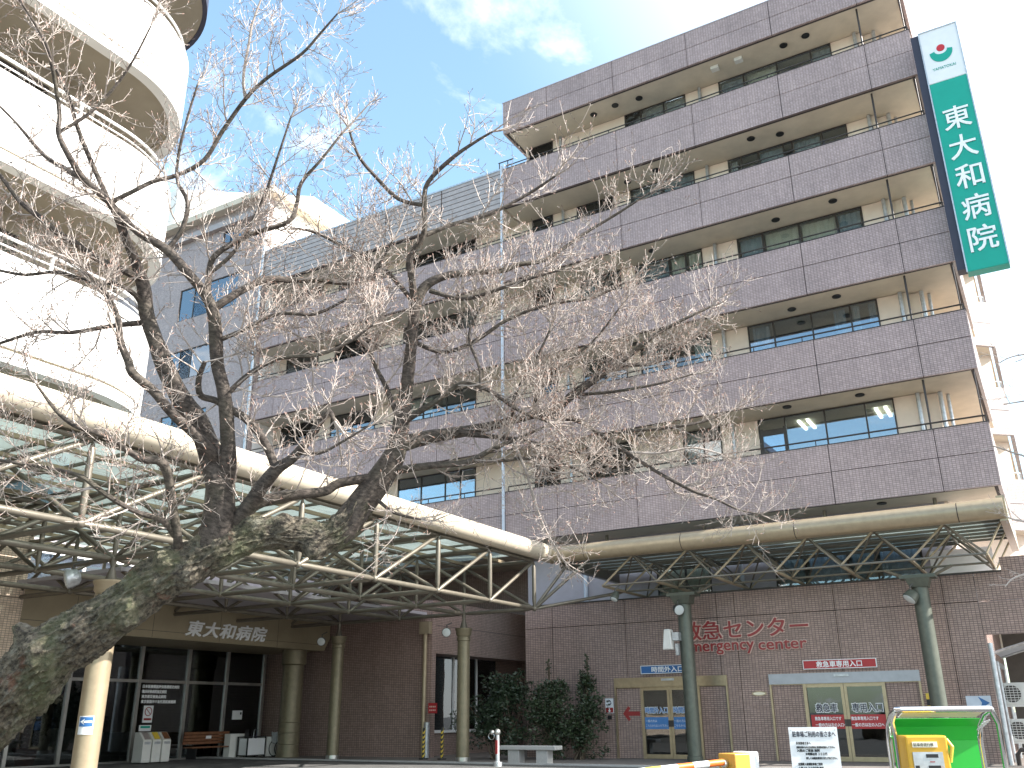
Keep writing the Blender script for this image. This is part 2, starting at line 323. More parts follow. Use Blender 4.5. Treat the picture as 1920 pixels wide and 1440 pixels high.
# ------------------------------------------------------------------ main hospital building
BB = [7.74, 11.5, 15.27, 19.07, 22.75]              # underside of each balcony band, storeys 2 to 6
BT = [9.72, 13.50, 17.30, 21.02, 24.72]
ROOF0, ROOF1 = 26.68, 28.36
XR, XS, XM = -0.65, -17.92, -32.7                   # right corner, step of the top storey, left end of the balconies
YB, YW, YI = 30.0, 31.7, 37.5
JX = [-0.65, -2.22, -5.45, -8.95, -12.32, -15.6, -17.92]
JM = [-18.02, -21.3, -24.6, -27.9, -31.2, -32.7]
H = thing('hospital_building', 'six storey mauve tiled hospital block with long balconies in shade', 'building', (-17, 33, 0))
def panel_row(parent, xs, z0, z1, y, m='tile_mauve'):
    for a, b in zip(xs[:-1], xs[1:]):
        x0, x1 = min(a, b), max(a, b); box('panel', m, parent, x0+0.012, x1-0.012, y, y+0.10, z0, z1)
def rail(parent, x0, x1, y, z, step=1.65):
    b = MB().tube([(x0, y, z+0.24), (x1, y, z+0.24)], 0.028, 6)
    n = max(1, int((x1-x0)/step))
    for i in range(n+1): x = x0+(x1-x0)*i/n; b.box(x-0.015, x+0.015, y-0.012, y+0.012, z-0.05, z+0.24)
    b.build('rail', 'rail', parent)
rnd = random.Random(5)
for k in range(5):
    zb, zt = BB[k], BT[k]; left = XM if k < 4 else XS
    s = MB().box(left, XR-0.02, YB+0.2, YI, zb+0.02, zb+0.48)
    bal = s.build('balcony', 'soffit', H)
    back = MB().box(left+0.01, XR-0.01, YB+0.06, YB+0.2, zb+0.004, zt-0.01).box(XR-0.2, XR-0.06, YB+0.2, 36.5, zb+0.004, zt-0.01)
    back.build('parapet_core', 'joint', bal)
    zm = zb+(zt-zb)*0.535
    xs = JX+(JM if k < 4 else [])
    for grp in ([JX, JM] if k < 4 else [JX]):
        panel_row(bal, grp, zb, zm-0.012, YB); panel_row(bal, grp, zm+0.012, zt, YB)
    for (a, b_) in ((zb, zm-0.012), (zm+0.012, zt)):
        for ya, yb in ((30.12, 33.0), (33.02, 36.5)): box('panel', 'tile_pale', bal, XR-0.1, XR, ya, yb, a, b_)
    MB().box(left, XR+0.015, YB-0.015, YB+0.22, zt+0.001, zt+0.03).build('coping', 'rail', bal)
    rail(bal, XS+0.1, XR-0.05, YB+0.1, zt); 
    if k < 4: rail(bal, XM+0.1, XS-0.2, YB+0.1, zt)
    b = MB().tube([(XR-0.08, YB+0.1, zt+0.24), (XR-0.08, 36.4, zt+0.24)], 0.028, 6); b.build('rail', 'rail', bal)
    # round dark ventilation openings in the soffit
    for x, y in ((-4.3, 30.75), (-6.1, 31.0), (-7.0, 30.7), (-11.2, 30.8), (-12.6, 31.0)):
        if rnd.random() < 0.7: MB().lathe((x+rnd.uniform(-.3, .3), y, zb), [(0.15, -0.03), (0.16, 0.0), (0.13, 0.03)], 14).build('vent', 'black', bal)
# top storey: roof slab with a deep parapet
rf = MB().box(XS, XR-0.02, YB+0.2, YI, ROOF0+0.02, ROOF1-0.3).build('roof', 'soffit', H)
MB().box(XS+0.01, XR-0.01, YB+0.06, YB+0.2, ROOF0+0.004, ROOF1-0.01).box(XS+0.06, XS+0.2, YB+0.2, YI, ROOF0+0.004, ROOF1-0.01).box(XR-0.2, XR-0.06, YB+0.2, YI, ROOF0+0.004, ROOF1-0.01).build('parapet_core', 'joint', rf)
zm = ROOF0+0.86
panel_row(rf, JX, ROOF0, zm-0.012, YB); panel_row(rf, JX, zm+0.012, ROOF1, YB)
for xa in (XS, XR-0.1):
    for a, b_ in ((ROOF0, zm-0.012), (zm+0.012, ROOF1)): box('panel', 'tile_mauve', rf, xa, xa+0.1, 30.12, YI, a, b_)
MB().box(XS-0.015, XR+0.015, YB-0.015, YB+0.22, ROOF1+0.001, ROOF1+0.04).build('coping', 'lavender', rf)
for x, y in ((-4.3, 30.75), (-5.2, 30.85), (-11.5, 30.9), (-12.6, 30.8), (-13.7, 30.9)): MB().lathe((x, y, ROOF0), [(0.15, -0.03), (0.16, 0.0), (0.13, 0.03)], 14).build('vent', 'black', rf)
for x in (-7.0, -8.0): box('light_fitting', 'ac_white', rf, x-0.16, x+0.16, 30.55, 30.8, ROOF0-0.14, ROOF0+0.01)
# rooms, walls and windows of the storeys
TOP = BB[1:]+[ROOF0]
def window(parent, x0, x1, z0, z1, splits, y=YW, gm='window_glass', frame='dark_frame', name='window', blinds=None, t=0.045):
    f = MB(); f.box(x0, x1, y-0.03, y+0.07, z1-t, z1-0.002).box(x0, x1, y-0.03, y+0.07, z0+0.002, z0+t).box(x0+0.002, x0+t, y-0.03, y+0.07, z0+t, z1-t).box(x1-t, x1-0.002, y-0.03, y+0.07, z0+t, z1-t)
    for sx in splits: f.box(sx-t*0.6, sx+t*0.6, y-0.02, y+0.06, z0+t, z1-t)
    w = f.build(name, frame, parent); xs = [x0+t]+list(splits)+[x1-t]
    for a, b in zip(xs[:-1], xs[1:]): box('pane', gm, w, a+0.01, b-0.01, y+0.005, y+0.017, z0+t+0.003, z1-t-0.003)
    if blinds:
        for (a, b, m, zz0) in blinds:
            bm = MB(); n = max(6, int((b-a)/0.07)); pts = [(a+(b-a)*i/n, y+0.16+0.03*math.sin(i*1.9)) for i in range(n+1)]
            for p, q in zip(pts[:-1], pts[1:]): bm.poly([(p[0], p[1], zz0), (q[0], q[1], zz0), (q[0], q[1], z1-0.06), (p[0], p[1], z1-0.06)])
            bm.build('blind', m, w)
    return w
BIG = (-8.12, -3.42); BS = [-7.12, -5.72, -4.35]
FLOORS = [
 [(-8.1, -3.4, BS, 'big', 'bright_glass', []), (-11.0, -9.5, [-10.2], 'b', 'window_glass', [(-10.9, -10.3, 'curtain_white', 8.9)]), (-15.1, -13.1, [-14.1], 'c', 'window_glass', []), (-17.5, -16.3, [], 'd', 'dark_glass', [])],
 [(-8.1, -3.4, BS, 'big', 'bright_glass', [(-7.95, -7.3, 'curtain_blue', 12.2), (-4.95, -4.55, 'curtain_blue', 12.2), (-4.3, -4.05, 'curtain_white', 12.2), (-3.75, -3.5, 'curtain_blue', 12.2)]), (-12.5, -9.55, [-11.05], 'b', 'window_glass', [(-12.4, -11.6, 'curtain_blue', 12.2), (-10.3, -9.65, 'curtain_white', 12.2)]), (-15.1, -13.1, [-14.1], 'c', 'window_glass', []), (-17.4, -16.3, [], 'd', 'dark_glass', [])],
 [(-8.14, -3.4, BS, 'big', 'window_glass', [(-7.05, -5.8, 'curtain_cream', 16.0), (-5.65, -4.4, 'curtain_cream', 16.0), (-8.05, -7.2, 'curtain_blue', 16.0), (-4.3, -3.5, 'curtain_blue', 16.0)]), (-12.5, -9.58, [-11.0, -10.3], 'b', 'window_glass', [(-12.4, -11.1, 'curtain_blue', 16.0), (-10.95, -10.35, 'curtain_cream', 16.0), (-10.2, -9.65, 'curtain_cream', 16.0)]), (-15.1, -13.15, [-14.1], 'c', 'window_glass', [(-15.0, -14.2, 'curtain_blue', 16.0)]), (-17.4, -16.3, [], 'd', 'dark_glass', [])],
 [(-8.16, -3.45, [-7.6, -6.9, -5.9, -5.55, -4.4], 'big', 'window_glass', [(-6.85, -5.95, 'curtain_blue', 19.8), (-5.5, -4.5, 'curtain_blue', 19.8), (-8.1, -7.8, 'curtain_white', 19.8)]), (-12.5, -9.6, [-11.1], 'b', 'window_glass', [(-12.4, -11.2, 'curtain_blue', 19.8), (-11.0, -9.7, 'curtain_blue', 19.8)]), (-15.1, -13.3, [-14.2], 'c', 'dark_glass', []), (-17.4, -16.3, [], 'd', 'dark_glass', [])],
 [(-8.2, -3.55, BS, 'big', 'window_glass', [(-8.1, -7.2, 'curtain_blue', 23.5), (-7.0, -5.8, 'curtain_cream', 25.9), (-4.3, -3.6, 'curtain_blue', 23.5)]), (-12.55, -9.68, [-11.78, -10.7], 'b', 'window_glass', [(-12.5, -11.8, 'curtain_blue', 23.5), (-11.6, -10.8, 'curtain_white', 23.5), (-10.6, -9.8, 'curtain_white', 23.5)]), (-17.5, -16.2, [], 'd', 'dark_glass', [])],
]
MIDW = [(-24.6, -20.4, [-23.3, -22.0, -21.2]), (-28.9, -26.1, [-27.5]), (-32.2, -30.0, [-31.1])]
WIN_X = []
for k in range(5):
    z0, z1 = BB[k]+0.48, TOP[k]+0.02; zs = BB[k]+1.15
    wins = [(w[0], w[1], w[2], w[4], w[5]) for w in FLOORS[k]]
    if k < 4: wins += [(a, b, s_, 'window_glass' if (i+k) % 2 else 'bright_glass', [(a+0.2, a+(b-a)*0.4, ['curtain_white', 'curtain_cream', 'curtain_blue'][(i+k) % 3], zs)] if (i+k) % 3 else []) for i, (a, b, s_) in enumerate(MIDW)]
    wins.sort(); left = XM if k < 4 else XS+0.3; x = left; wl = MB()
    for (a, b, s_, gm, bl) in wins:
        wl.box(x, a, YW, YW+0.12, z0, z1-0.021); wl.box(a, b, YW, YW+0.12, z0, zs); x = b
    wl.box(x, -2.4, YW, YW+0.12, z0, z1-0.021); wl.box(-2.52, -2.4, YW+0.12, YI, z0, z1-0.021)
    wall = wl.build('wall', 'plaster', H)
    box('room_wall', 'room', wall, left, -2.53, 35.2, 35.3, z0+0.002, z1-0.023)
    for xx in (-9.3, -18.0, -25.5):
        if xx > left: box('room_wall', 'room', wall, xx-0.05, xx+0.05, YW+0.13, 35.19, z0+0.002, z1-0.023)
    for (a, b, s_, gm, bl) in wins: window(H, a, b, zs, z1-0.022, s_, gm=gm, blinds=[(p, q, m_, max(zb_, zs)) for p, q, m_, zb_ in bl])
# glazed door and lit ceiling tubes of the storey above the canopy
for x in (-6.65, -3.95):
    for dx in (-0.16, 0.16):
        m_ = MB().box(x+dx-0.05, x+dx+0.05, 32.5, 33.7, BB[1]-0.06, BB[1]+0.01); m_.build('ceiling_lamp', 'tube_light', H)
d = MB().box(-8.03, -7.95, 31.62, 31.76, 8.9, 11.1).box(-7.2, -7.1, 31.62, 31.76, 8.9, 11.1).box(-7.95, -7.2, 31.62, 31.76, 10.85, 11.05).build('balcony_door', 'dark_frame', H)
box('pane', 'bright_glass', d, -7.94, -7.21, 31.66, 31.68, 9.0, 10.84)
# pipes
def pipe(x, y, z0, z1, r, m, name='downpipe', par=None):
    b = MB().tube([(x, y, z0), (x, y, z1)], r, 10)
    for z in [z0+i*1.9+0.6 for i in range(int((z1-z0)/1.9))]: b.lathe((x, y, z), [(r*1.25, 0), (r*1.25, 0.05)], 10)
    b.build(name, m, par or H)
for k in range(5):
    a, b = BB[k]+0.49, TOP[k]-0.0
    for x in (-9.02, -15.75, -2.62): pipe(x, YW-0.09, a, b, 0.07, 'zinc')
    pipe(-2.28, YB+0.32, a, b, 0.035, 'rail'); pipe(-1.95, 31.9, a, b, 0.075, 'zinc'); pipe(-1.75, 32.3, a, b, 0.06, 'zinc'); pipe(XR-0.13, YB+0.13, BT[k], b, 0.022, 'rail')
    box('pier', 'plaster', H, -2.41, -2.05, 31.95, 32.25, a, b)
MB().box(XS-0.085, XS-0.005, 29.88, 29.99, 7.3, 24.9).build('downpipe', 'pipe_blue', H)
pipe(XM-0.05, 29.9, 0.3, 28.0, 0.085, 'zinc')
# louvred roof screen of the lower left half
scr = MB().box(XM, XS-0.12, YB+0.12, YB+0.2, BB[4]+0.0, BT[4]-0.02).build('roof_screen', 'joint', H)
for a, b in zip(JM[:-1], JM[1:]):
    for i in range(8): z = BB[4]+0.05+i*0.25; box('slat', 'louver', scr, b+0.03, a-0.03, YB-0.02, YB+0.11, z, z+0.215)
MB().box(XM, XS-0.12, YB+0.2, YI, BB[4], BB[4]+0.4).build('roof', 'soffit', H)
MB().box(XM, XS-0.12, YB-0.05, YB+0.25, BT[4]-0.01, BT[4]+0.08).build('coping', 'zinc', H)
b = MB().tube([(XS-0.6, 30.6, BT[4]+0.9), (XS+0.2, 30.6, BT[4]+0.9)], 0.03, 6)
for x in (XS-0.55, XS-0.1): b.tube([(x, 30.6, BT[4]), (x, 30.6, BT[4]+0.9)], 0.025, 6)
b.build('roof_ladder', 'rail', H)
# storey behind the canopies
lw = MB()
lx = [(-17.9, -12.4), (-10.35, -8.05), (-3.3, -2.4)]
for a, b_ in lx: lw.box(a, b_, YW, YW+0.12, 4.0, BB[0]+0.018)
for a, b_ in ((-12.4, -10.35), (-8.05, -3.3)): lw.box(a, b_, YW, YW+0.12, 4.0, 5.25).box(a, b_, YW, YW+0.12, 6.75, BB[0]+0.018)
lo = lw.build('wall', 'lavender', H)
window(H, -12.4, -10.35, 5.25, 6.75, [-11.3], blinds=[(-12.3, -10.4, 'curtain_cream', 5.3)]); window(H, -8.05, -3.3, 5.25, 6.75, [-7.0, -5.6, -4.7], gm='window_glass', blinds=[(-7.95, -7.1, 'curtain_blue', 5.3), (-6.9, -5.7, 'pipe_blue', 5.3), (-5.5, -4.8, 'curtain_blue', 5.3), (-4.6, -3.4, 'pipe_blue', 5.3)])  # blue blinds here are added, standing in for room light and reflected sky
box('room_wall', 'room', lo, -17.9, -2.4, 35, 35.1, 4, BB[0]); box('wall', 'white_wall', H, -3.1, -1.3, YW-0.1, YW-0.02, 4.9, 6.2)
pipe(-15.3, YW-0.09, 4.2, BB[0], 0.085, 'pipe_blue'); pipe(-9.2, YW-0.09, 4.2, BB[0], 0.07, 'pipe_blue')
box('wall', 'plaster', H, -2.4, -2.28, YW, YI, 0, BB[0]+0.018)
box('wall', 'tile_brown', H, -32.6, -17.95, 36.6, 36.8, 0, BB[0]+0.018)
# tall plain block at the left end
TB = MB()
GX0, GZ1 = -47.0, 28.1
gw = [(-39.2, -34.6, 22.15, 24.1), (-39.5, -36.0, 18.55, 20.3), (-39.5, -36.0, 14.8, 16.6), (-36.2, -34.0, 26.2, 27.0), (-39.5, -36.0, 11.0, 12.8)]
zs_ = sorted({0, GZ1, *[w[2] for w in gw], *[w[3] for w in gw]})
for a, b_ in zip(zs_[:-1], zs_[1:]):
    cut = [w for w in gw if w[2] <= a+1e-6 and w[3] >= b_-1e-6]; x = GX0
    for w in sorted(cut): TB.box(x, w[0], YB, YB+0.3, a, b_); x = w[1]
    TB.box(x, XM-0.01, YB, YB+0.3, a, b_)
TB.build('end_wall', 'tile_grey', H)
box('end_side_wall', 'white_wall', H, XM-0.31, XM-0.01, YB+0.31, 48, 0, GZ1)
box('room_wall', 'dark_room', H, GX0, XM-0.4, 33, 33.1, 5, GZ1)
for w in gw: window(H, w[0], w[1], w[2], w[3], [(w[0]+w[1])/2, w[0]+(w[1]-w[0])*0.25], y=YB+0.06, gm='bright_glass', blinds=[(w[0]+0.15, w[0]+(w[1]-w[0])*0.42, 'curtain_blue', w[2]+0.06)])
MB().box(GX0, XM+0.55, YB-0.5, 48, GZ1+0.001, GZ1+0.35).build('eave', 'soffit', H)
MB().box(GX0, XM+0.3, YB-0.28, YB-0.01, GZ1-0.95, GZ1-0.6).build('cornice', 'louver', H)
MB().prism([(GX0, 30.6, GZ1+0.36), (-41.5, 30.6, GZ1+0.36), (-35.0, 35.5, GZ1+0.36), (-35.0, 46, GZ1+0.36), (GX0, 46, GZ1+0.36)], (0, 0, 3.4)).build('penthouse', 'white_wall', H)

# ------------------------------------------------------------------ canted wing beyond the right corner
SW = thing('side_wing', 'sunlit pale tiled balcony wing beyond the right corner of the hospital', 'building', (-2.5, 40, 0))
def canted(x0, y0, x1, y1, th, z0, z1):
    d = Vector((x1-x0, y1-y0, 0)).normalized(); nrm = Vector((-d.y, d.x, 0))*th
    return MB().prism([(x0, y0, z0), (x1, y1, z0), (x1+nrm.x, y1+nrm.y, z0), (x0+nrm.x, y0+nrm.y, z0)], (0, 0, z1-z0))
P1, P2 = (-3.2, 36.57), (-0.06, 39.5)
for i in range(-1, 4):
    zt = 9.83+3.81*i; zb = zt-2.0
    bl = MB().prism([(-3.2, 36.8, zb), (-0.3, 39.5, zb), (-0.3, 48, zb), (-6, 48, zb), (-6, 36.8, zb)], (0, 0, 0.3)).build('balcony', 'soffit', SW)
    for a, b_ in ((zb, zb+1.02), (zb+1.04, zt)): canted(*P1, *P2, 0.15, a, b_).build('panel', 'tile_pale', bl); box('panel', 'tile_pale', bl, -0.21, -0.06, 39.5, 48, a, b_)
    b = MB().tube([(-3.2, 36.7, zt+0.28), (-0.14, 39.55, zt+0.28), (-0.14, 47.9, zt+0.28)], 0.028, 6)
    for q in (0.97,): b.tube([(-3.2+3.06*q, 36.7+2.85*q, zt), (-3.2+3.06*q, 36.7+2.85*q, zt+0.28)], 0.018, 5)
    b.build('rail', 'zinc', bl)
    canted(-3.4, 37.7, -0.35, 40.55, 0.15, zb+0.3, zb+3.81).build('wall', 'plaster', SW)
    box('wall', 'plaster', SW, -2.6, -2.45, 40.16, 48, zb+0.3, zb+3.81)

# ------------------------------------------------------------------ vertical billboard
BS_ = thing('hospital_sign', 'tall green and white vertical billboard with five white kanji on the building corner', 'sign', (0.2, 29.5, 14.4))
sx0, sx1, sz0, sz1 = -0.38, 0.82, 14.45, 23.85
box('green_face', 'sign_green', BS_, sx0, sx1, 29.3, 29.75, sz0, 21.65, bevel=0.02)
box('white_face', 'sign_white', BS_, sx0, sx1, 29.3, 29.75, 21.655, sz1, bevel=0.02)
box('backing', 'navy', BS_, sx0-0.27, sx0-0.002, 29.36, 29.8, sz0+0.15, sz1-0.02)
fr = MB()
for a in (sx0-0.02, sx1-0.02): fr.box(a, a+0.04, 29.275, 29.3, sz0, sz1)
fr.box(sx0+0.02, sx1-0.02, 29.275, 29.3, sz1-0.04, sz1); fr.build('trim', 'sign_white' if 0 else 'zinc', BS_)
for i in range(3): box('bracket', 'dark_frame', BS_, -0.62, -0.3, 29.8, 30.0, 15.5+i*3.4, 15.7+i*3.4)
for i, ch in enumerate('東大和病院'):
    text('kanji', ch, 'letter_white', BS_, (0.25-0.40, 29.285, 19.66-i*1.145), XD, ZD, 0.87, 0.80, 0.012, bold=0.009)
cx, cz = 0.2, 22.85
pts = []
for i in range(25):
    a = R(178+184*i/24); pts.append((cx+0.36*math.cos(a), cz+0.42*math.sin(a)))
for i in range(25):
    a = R(362-184*i/24); pts.append((cx+0.20*math.cos(a)+0.0, cz+0.05+0.16*math.sin(a)))
MB().prism([(x, 29.288, z) for x, z in pts], (0, 0.014, 0)).build('emblem_bowl', 'sign_green', BS_)
MB().prism([(cx+0.01+0.13*math.cos(R(15*i)), 29.288, cz+0.14+0.14*math.sin(R(15*i))) for i in range(24)], (0, 0.014, 0)).build('emblem_ball', 'logo_red', BS_)
text('emblem_lettering', 'YAMATOKAI', 'sign_green', BS_, (cx-0.36, 29.293, cz-0.72), XD, ZD, 0.11, 0.72, 0.003)

# ------------------------------------------------------------------ emergency annex
A = thing('emergency_annex', 'single storey brown tiled annex front with two automatic glass doors', 'building', (-9, 30.5, 0))
YE = 30.0
AX = [-17.07, -15.95, -13.05, -9.71, -9.1, -5.9, -2.75, -1.85]
D1, D2 = (-13.56, -9.55, 2.57), (-8.19, -3.74, 2.55)
for xa, xb in zip(AX[:-1], AX[1:]):
    box('panel', 'tile_brown', A, xa+0.01, xb-0.01, YE, YE+0.12, 4.415, 5.2)
    cut = [(max(xa, d[0]), min(xb, d[1]), d[2]) for d in (D1, D2) if d[0] < xb-0.01 and d[1] > xa+0.01]; x = xa+0.01; b = MB()
    for c0, c1, h in sorted(cut):
        if c0-x > 0.02: b.box(x, c0, YE, YE+0.12, 0, 4.39)
        b.box(max(c0, xa+0.01), min(c1, xb-0.01), YE, YE+0.12, h, 4.39); x = c1
    if xb-0.01-x > 0.02: b.box(x, xb-0.01, YE, YE+0.12, 0, 4.39)
    b.build('panel', 'tile_brown', A)
box('panel', 'tile_brown', A, -1.84, 4, YE, YE+0.12, 3.46, 4.39); box('panel', 'tile_brown', A, -1.84, 4, YE, YE+0.12, 4.415, 5.2); box('panel', 'tile_brown', A, -1.1, 4, YE+0.0, YE+0.3, 5.21, 5.62)
co = MB().box(-17.06, D1[0], YE+0.121, YE+0.2, 0, 5.19).box(D1[1], D2[0], YE+0.121, YE+0.2, 0, 5.19).box(D2[1], -1.86, YE+0.121, YE+0.2, 0, 5.19).box(D1[0], D1[1], YE+0.121, YE+0.2, D1[2], 5.19).box(D2[0], D2[1], YE+0.121, YE+0.2, D2[2], 5.19).box(-17.06, -16.95, YE+0.2, 36.5, 0, 5.19)
co.build('wall_core', 'joint', A)
box('panel', 'tile_brown', A, -17.09, -17.061, YE+0.0, 36.5, 0, 5.2)
box('roof', 'lavender', A, -17.06, 4, YE+0.21, YW-0.13, 5.02, 5.15)
MB().box(-17.1, -1.1, YE-0.03, YE+0.24, 5.201, 5.25).build('coping', 'dark_frame', A)
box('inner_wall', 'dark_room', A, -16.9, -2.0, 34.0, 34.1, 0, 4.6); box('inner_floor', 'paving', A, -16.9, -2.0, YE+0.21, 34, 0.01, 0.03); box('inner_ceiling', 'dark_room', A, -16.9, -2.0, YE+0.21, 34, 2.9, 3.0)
box('pillar', 'tile_brown', A, -1.95, -1.86, YE+0.201, 38, 0, 5.0)
def auto_door(x0, x1, h, xs, fm, hm, label):
    f = MB(); t = 0.06
    f.box(x0, x0+t, YE-0.05, YE+0.08, 0, h-0.31).box(x1-t, x1, YE-0.05, YE+0.08, 0, h-0.31)
    f.box(xs[0]-0.05, xs[0]+0.05, YE-0.03, YE+0.06, 0, h-0.31).box(xs[2]-0.05, xs[2]+0.05, YE-0.03, YE+0.06, 0, h-0.31)
    f.box(x0+t, x1-t, YE-0.02, YE+0.05, h-0.33, h-0.311).box(x0, x0+t, YE-0.04, YE+0.05, h-0.33, h-0.311).box(x1-t, x1, YE-0.04, YE+0.05, h-0.33, h-0.311)
    dr = f.build('door_frame', fm, A); tag(dr, label)
    box('header', hm, dr, x0, x1, YE-0.06, YE+0.1, h-0.309, h); box('sensor', 'zinc', dr, xs[1]-0.22, xs[1]+0.22, YE-0.1, YE-0.061, h-0.12, h-0.05)
    for a, b_ in ((x0+t, xs[0]-0.05), (xs[2]+0.05, x1-t)): box('side_panel', 'tile_brown', dr, a+0.004, b_-0.004, YE+0.02, YE+0.05, 0.02, h-0.312)
    for i, (a, b_) in enumerate(((xs[0]+0.05, xs[1]-0.005), (xs[1]+0.005, xs[2]-0.05))):
        w = MB(); w.box(a, b_, YE+0.0, YE+0.045, 0.02, 0.15).box(a, b_, YE+0.0, YE+0.045, h-0.42, h-0.32)
        e = b_-0.085 if i == 0 else a; w.box(e, e+0.085, YE+0.0, YE+0.045, 0.15, h-0.42)
        lf = w.build('door_leaf', fm, dr); box('pane', 'dark_glass', lf, a+0.002, b_-0.002, YE+0.02, YE+0.03, 0.15, h-0.42)
        MB().box(e-0.002, e+0.087, YE-0.012, YE+0.046, 1.0, 1.2).build('handle', 'dark_frame', lf)
    return dr
dr1 = auto_door(D1[0], D1[1], D1[2], (-12.56, -11.58, -10.56), 'gold_frame', 'gold_frame', 'gold framed sliding door with blue lettering')
dr2 = auto_door(D2[0], D2[1], D2[2], (-7.11, -5.95, -4.79), 'gold_frame', 'silver_frame', 'silver framed sliding door with red lettering')
for x0, x1, t1, t2 in ((-12.48, -11.68, '時間外入口', ('一般の方は', 'こちらからお入り下さい')), (-11.48, -10.62, '時間外入口', ('一般の方は', 'こちらからお入り下さい'))):
    text('door_lettering', t1, 'sign_white', dr1, (x0, YE+0.008, 1.42), XD, ZD, 0.2, x1-x0, 0.001, bold=0.014)
    text('door_lettering', t1, 'letter_blue', dr1, (x0+0.01, YE+0.002, 1.43), XD, ZD, 0.18, x1-x0-0.02, 0.001, bold=0.004)
    box('door_band', 'letter_blue', dr1, x0-0.05, x1+0.05, YE+0.012, YE+0.016, 0.93, 1.3)
    for i, s_ in enumerate(t2): text('door_lettering', s_, 'sign_white', dr1, (x0, YE+0.008, 1.14-i*0.15), XD, ZD, 0.085, (x1-x0)*(0.5 if i == 0 else 0.98), 0.001)
for x0, x1, t1, t2 in ((-6.85, -6.2, '救急車', ('救急車専用入口です', '一般の方は左の入口へ')), (-5.78, -4.9, '専用入口', ('救急車専用入口です', '一般の方は左の入口へ'))):
    text('door_lettering', t1, 'sign_white', dr2, (x0, YE+0.008, 1.40), XD, ZD, 0.26, x1-x0, 0.001, bold=0.018)
    text('door_lettering', t1, 'navy', dr2, (x0+0.01, YE+0.002, 1.41), XD, ZD, 0.24, x1-x0-0.02, 0.001, bold=0.004)
    box('door_band', 'sign_red', dr2, x0-0.17, x1+0.17 if x0 < -6 else x1+0.05, YE+0.012, YE+0.016, 0.93, 1.33)
    for i, s_ in enumerate(t2): text('door_lettering', s_, 'letter_white', dr2, (x0-0.06, YE+0.008, 1.17-i*0.18), XD, ZD, 0.105, 0.78 if i == 0 else 0.92, 0.001, bold=0.002)
ar = MB().prism([(x, YE+0.014, z) for x, z in ((-13.3, 1.42), (-13.1, 1.66), (-13.02, 1.6), (-13.1, 1.49), (-12.68, 1.49), (-12.68, 1.35), (-13.1, 1.35), (-13.02, 1.24), (-13.1, 1.18))], (0, 0.004, 0)); ar.build('arrow_sticker', 'letter_red', dr1)
# lettering and signs of the annex
LT = thing('wall_lettering', 'large red raised kanji and english emergency center lettering on the annex wall', 'sign', (-8.8, 30, 3.3))
for m_, off, y in (('letter_rim', 0.034, YE-0.03), ('letter_red', 0.006, YE-0.062)):
    text('lettering', '救急センター', m_, LT, (-10.95, y, 3.70), XD, ZD, 0.60, 4.18, 0.02, bold=off)
    text('lettering', 'emergency', m_, LT, (-10.95, y, 3.22), XD, ZD, 0.36, 2.4, 0.02, bold=off*0.7)
    text('lettering', 'center', m_, LT, (-8.4, y, 3.305), XD, ZD, 0.275, 1.52, 0.02, bold=off*0.7)
def plate_sign(name, label, x0, x1, z0, z1, m_, body, tx0, tx1, hz):
    s = thing(name, label, 'sign', ((x0+x1)/2, YE, z0))
    box('board', m_, s, x0+0.02, x1-0.02, YE-0.10, YE-0.004, z0+0.02, z1-0.02)
    MB().box(x0, x1, YE-0.105, YE-0.003, z1-0.019, z1).box(x0, x1, YE-0.105, YE-0.003, z0, z0+0.019).box(x0, x0+0.019, YE-0.105, YE-0.003, z0+0.02, z1-0.02).box(x1-0.019, x1, YE-0.105, YE-0.003, z0+0.02, z1-0.02).build('frame', 'letter_white', s)
    text('lettering', body, 'letter_white', s, (tx0, YE-0.104, (z0+z1)/2-hz/2), XD, ZD, hz, tx1-tx0, 0.003, bold=0.004); return s
plate_sign('entrance_sign', 'blue sign plate with white kanji above the left annex door', -12.52, -10.75, 2.68, 2.95, 'sign_blue', '時間外入口', -12.12, -11.0, 0.18)
plate_sign('entrance_sign', 'red sign plate with white kanji above the right annex door', -7.06, -4.88, 2.66, 2.93, 'sign_red', '救急車専用入口', -6.65, -5.3, 0.18)
s = thing('oval_plaque', 'small brass oval plaque on the tiled wall between the annex doors', 'plaque', (-8.55, YE, 1.9))
MB().prism([(-8.55+0.24*math.cos(R(15*i)), YE-0.02, 1.98+0.07*math.sin(R(15*i))) for i in range(24)], (0, 0.018, 0)).build('plate', 'gold_frame', s)
MB().prism([(-8.55+0.19*math.cos(R(15*i)), YE-0.026, 1.98+0.045*math.sin(R(15*i))) for i in range(24)], (0, 0.004, 0)).build('inset', 'curtain_cream', s)
s = thing('telephone_sign', 'white telephone sign with red foot beside the left annex door', 'sign', (-13.78, YE, 1.42))
box('board', 'sign_white', s, -13.93, -13.63, YE-0.03, YE-0.004, 1.44, 1.92); box('foot', 'letter_red', s, -13.915, -13.645, YE-0.036, YE-0.031, 1.46, 1.62); box('camera', 'black', s, -13.83, -13.72, YE-0.09, YE-0.004, 1.25, 1.37)
MB().tube([(-13.8, YE-0.036, 1.86), (-13.72, YE-0.036, 1.82), (-13.71, YE-0.036, 1.76), (-13.78, YE-0.036, 1.70)], [0.022, 0.012, 0.012, 0.022], 6).build('handset', 'navy', s)
MB().prism([(x, YE-0.04, z) for x, z in ((-13.78, 1.47), (-13.72, 1.53), (-13.76, 1.53), (-13.76, 1.60), (-13.80, 1.60), (-13.80, 1.53), (-13.84, 1.53))], (0, 0.003, 0)).build('arrow', 'letter_white', s)
s = thing('arrow_sign', 'white sign with a blue arrow pointing right by the passage opening', 'sign', (-2.3, YE, 1.4))
box('board', 'pipe_blue', s, -2.62, -1.98, YE-0.03, YE-0.004, 1.42, 1.80)
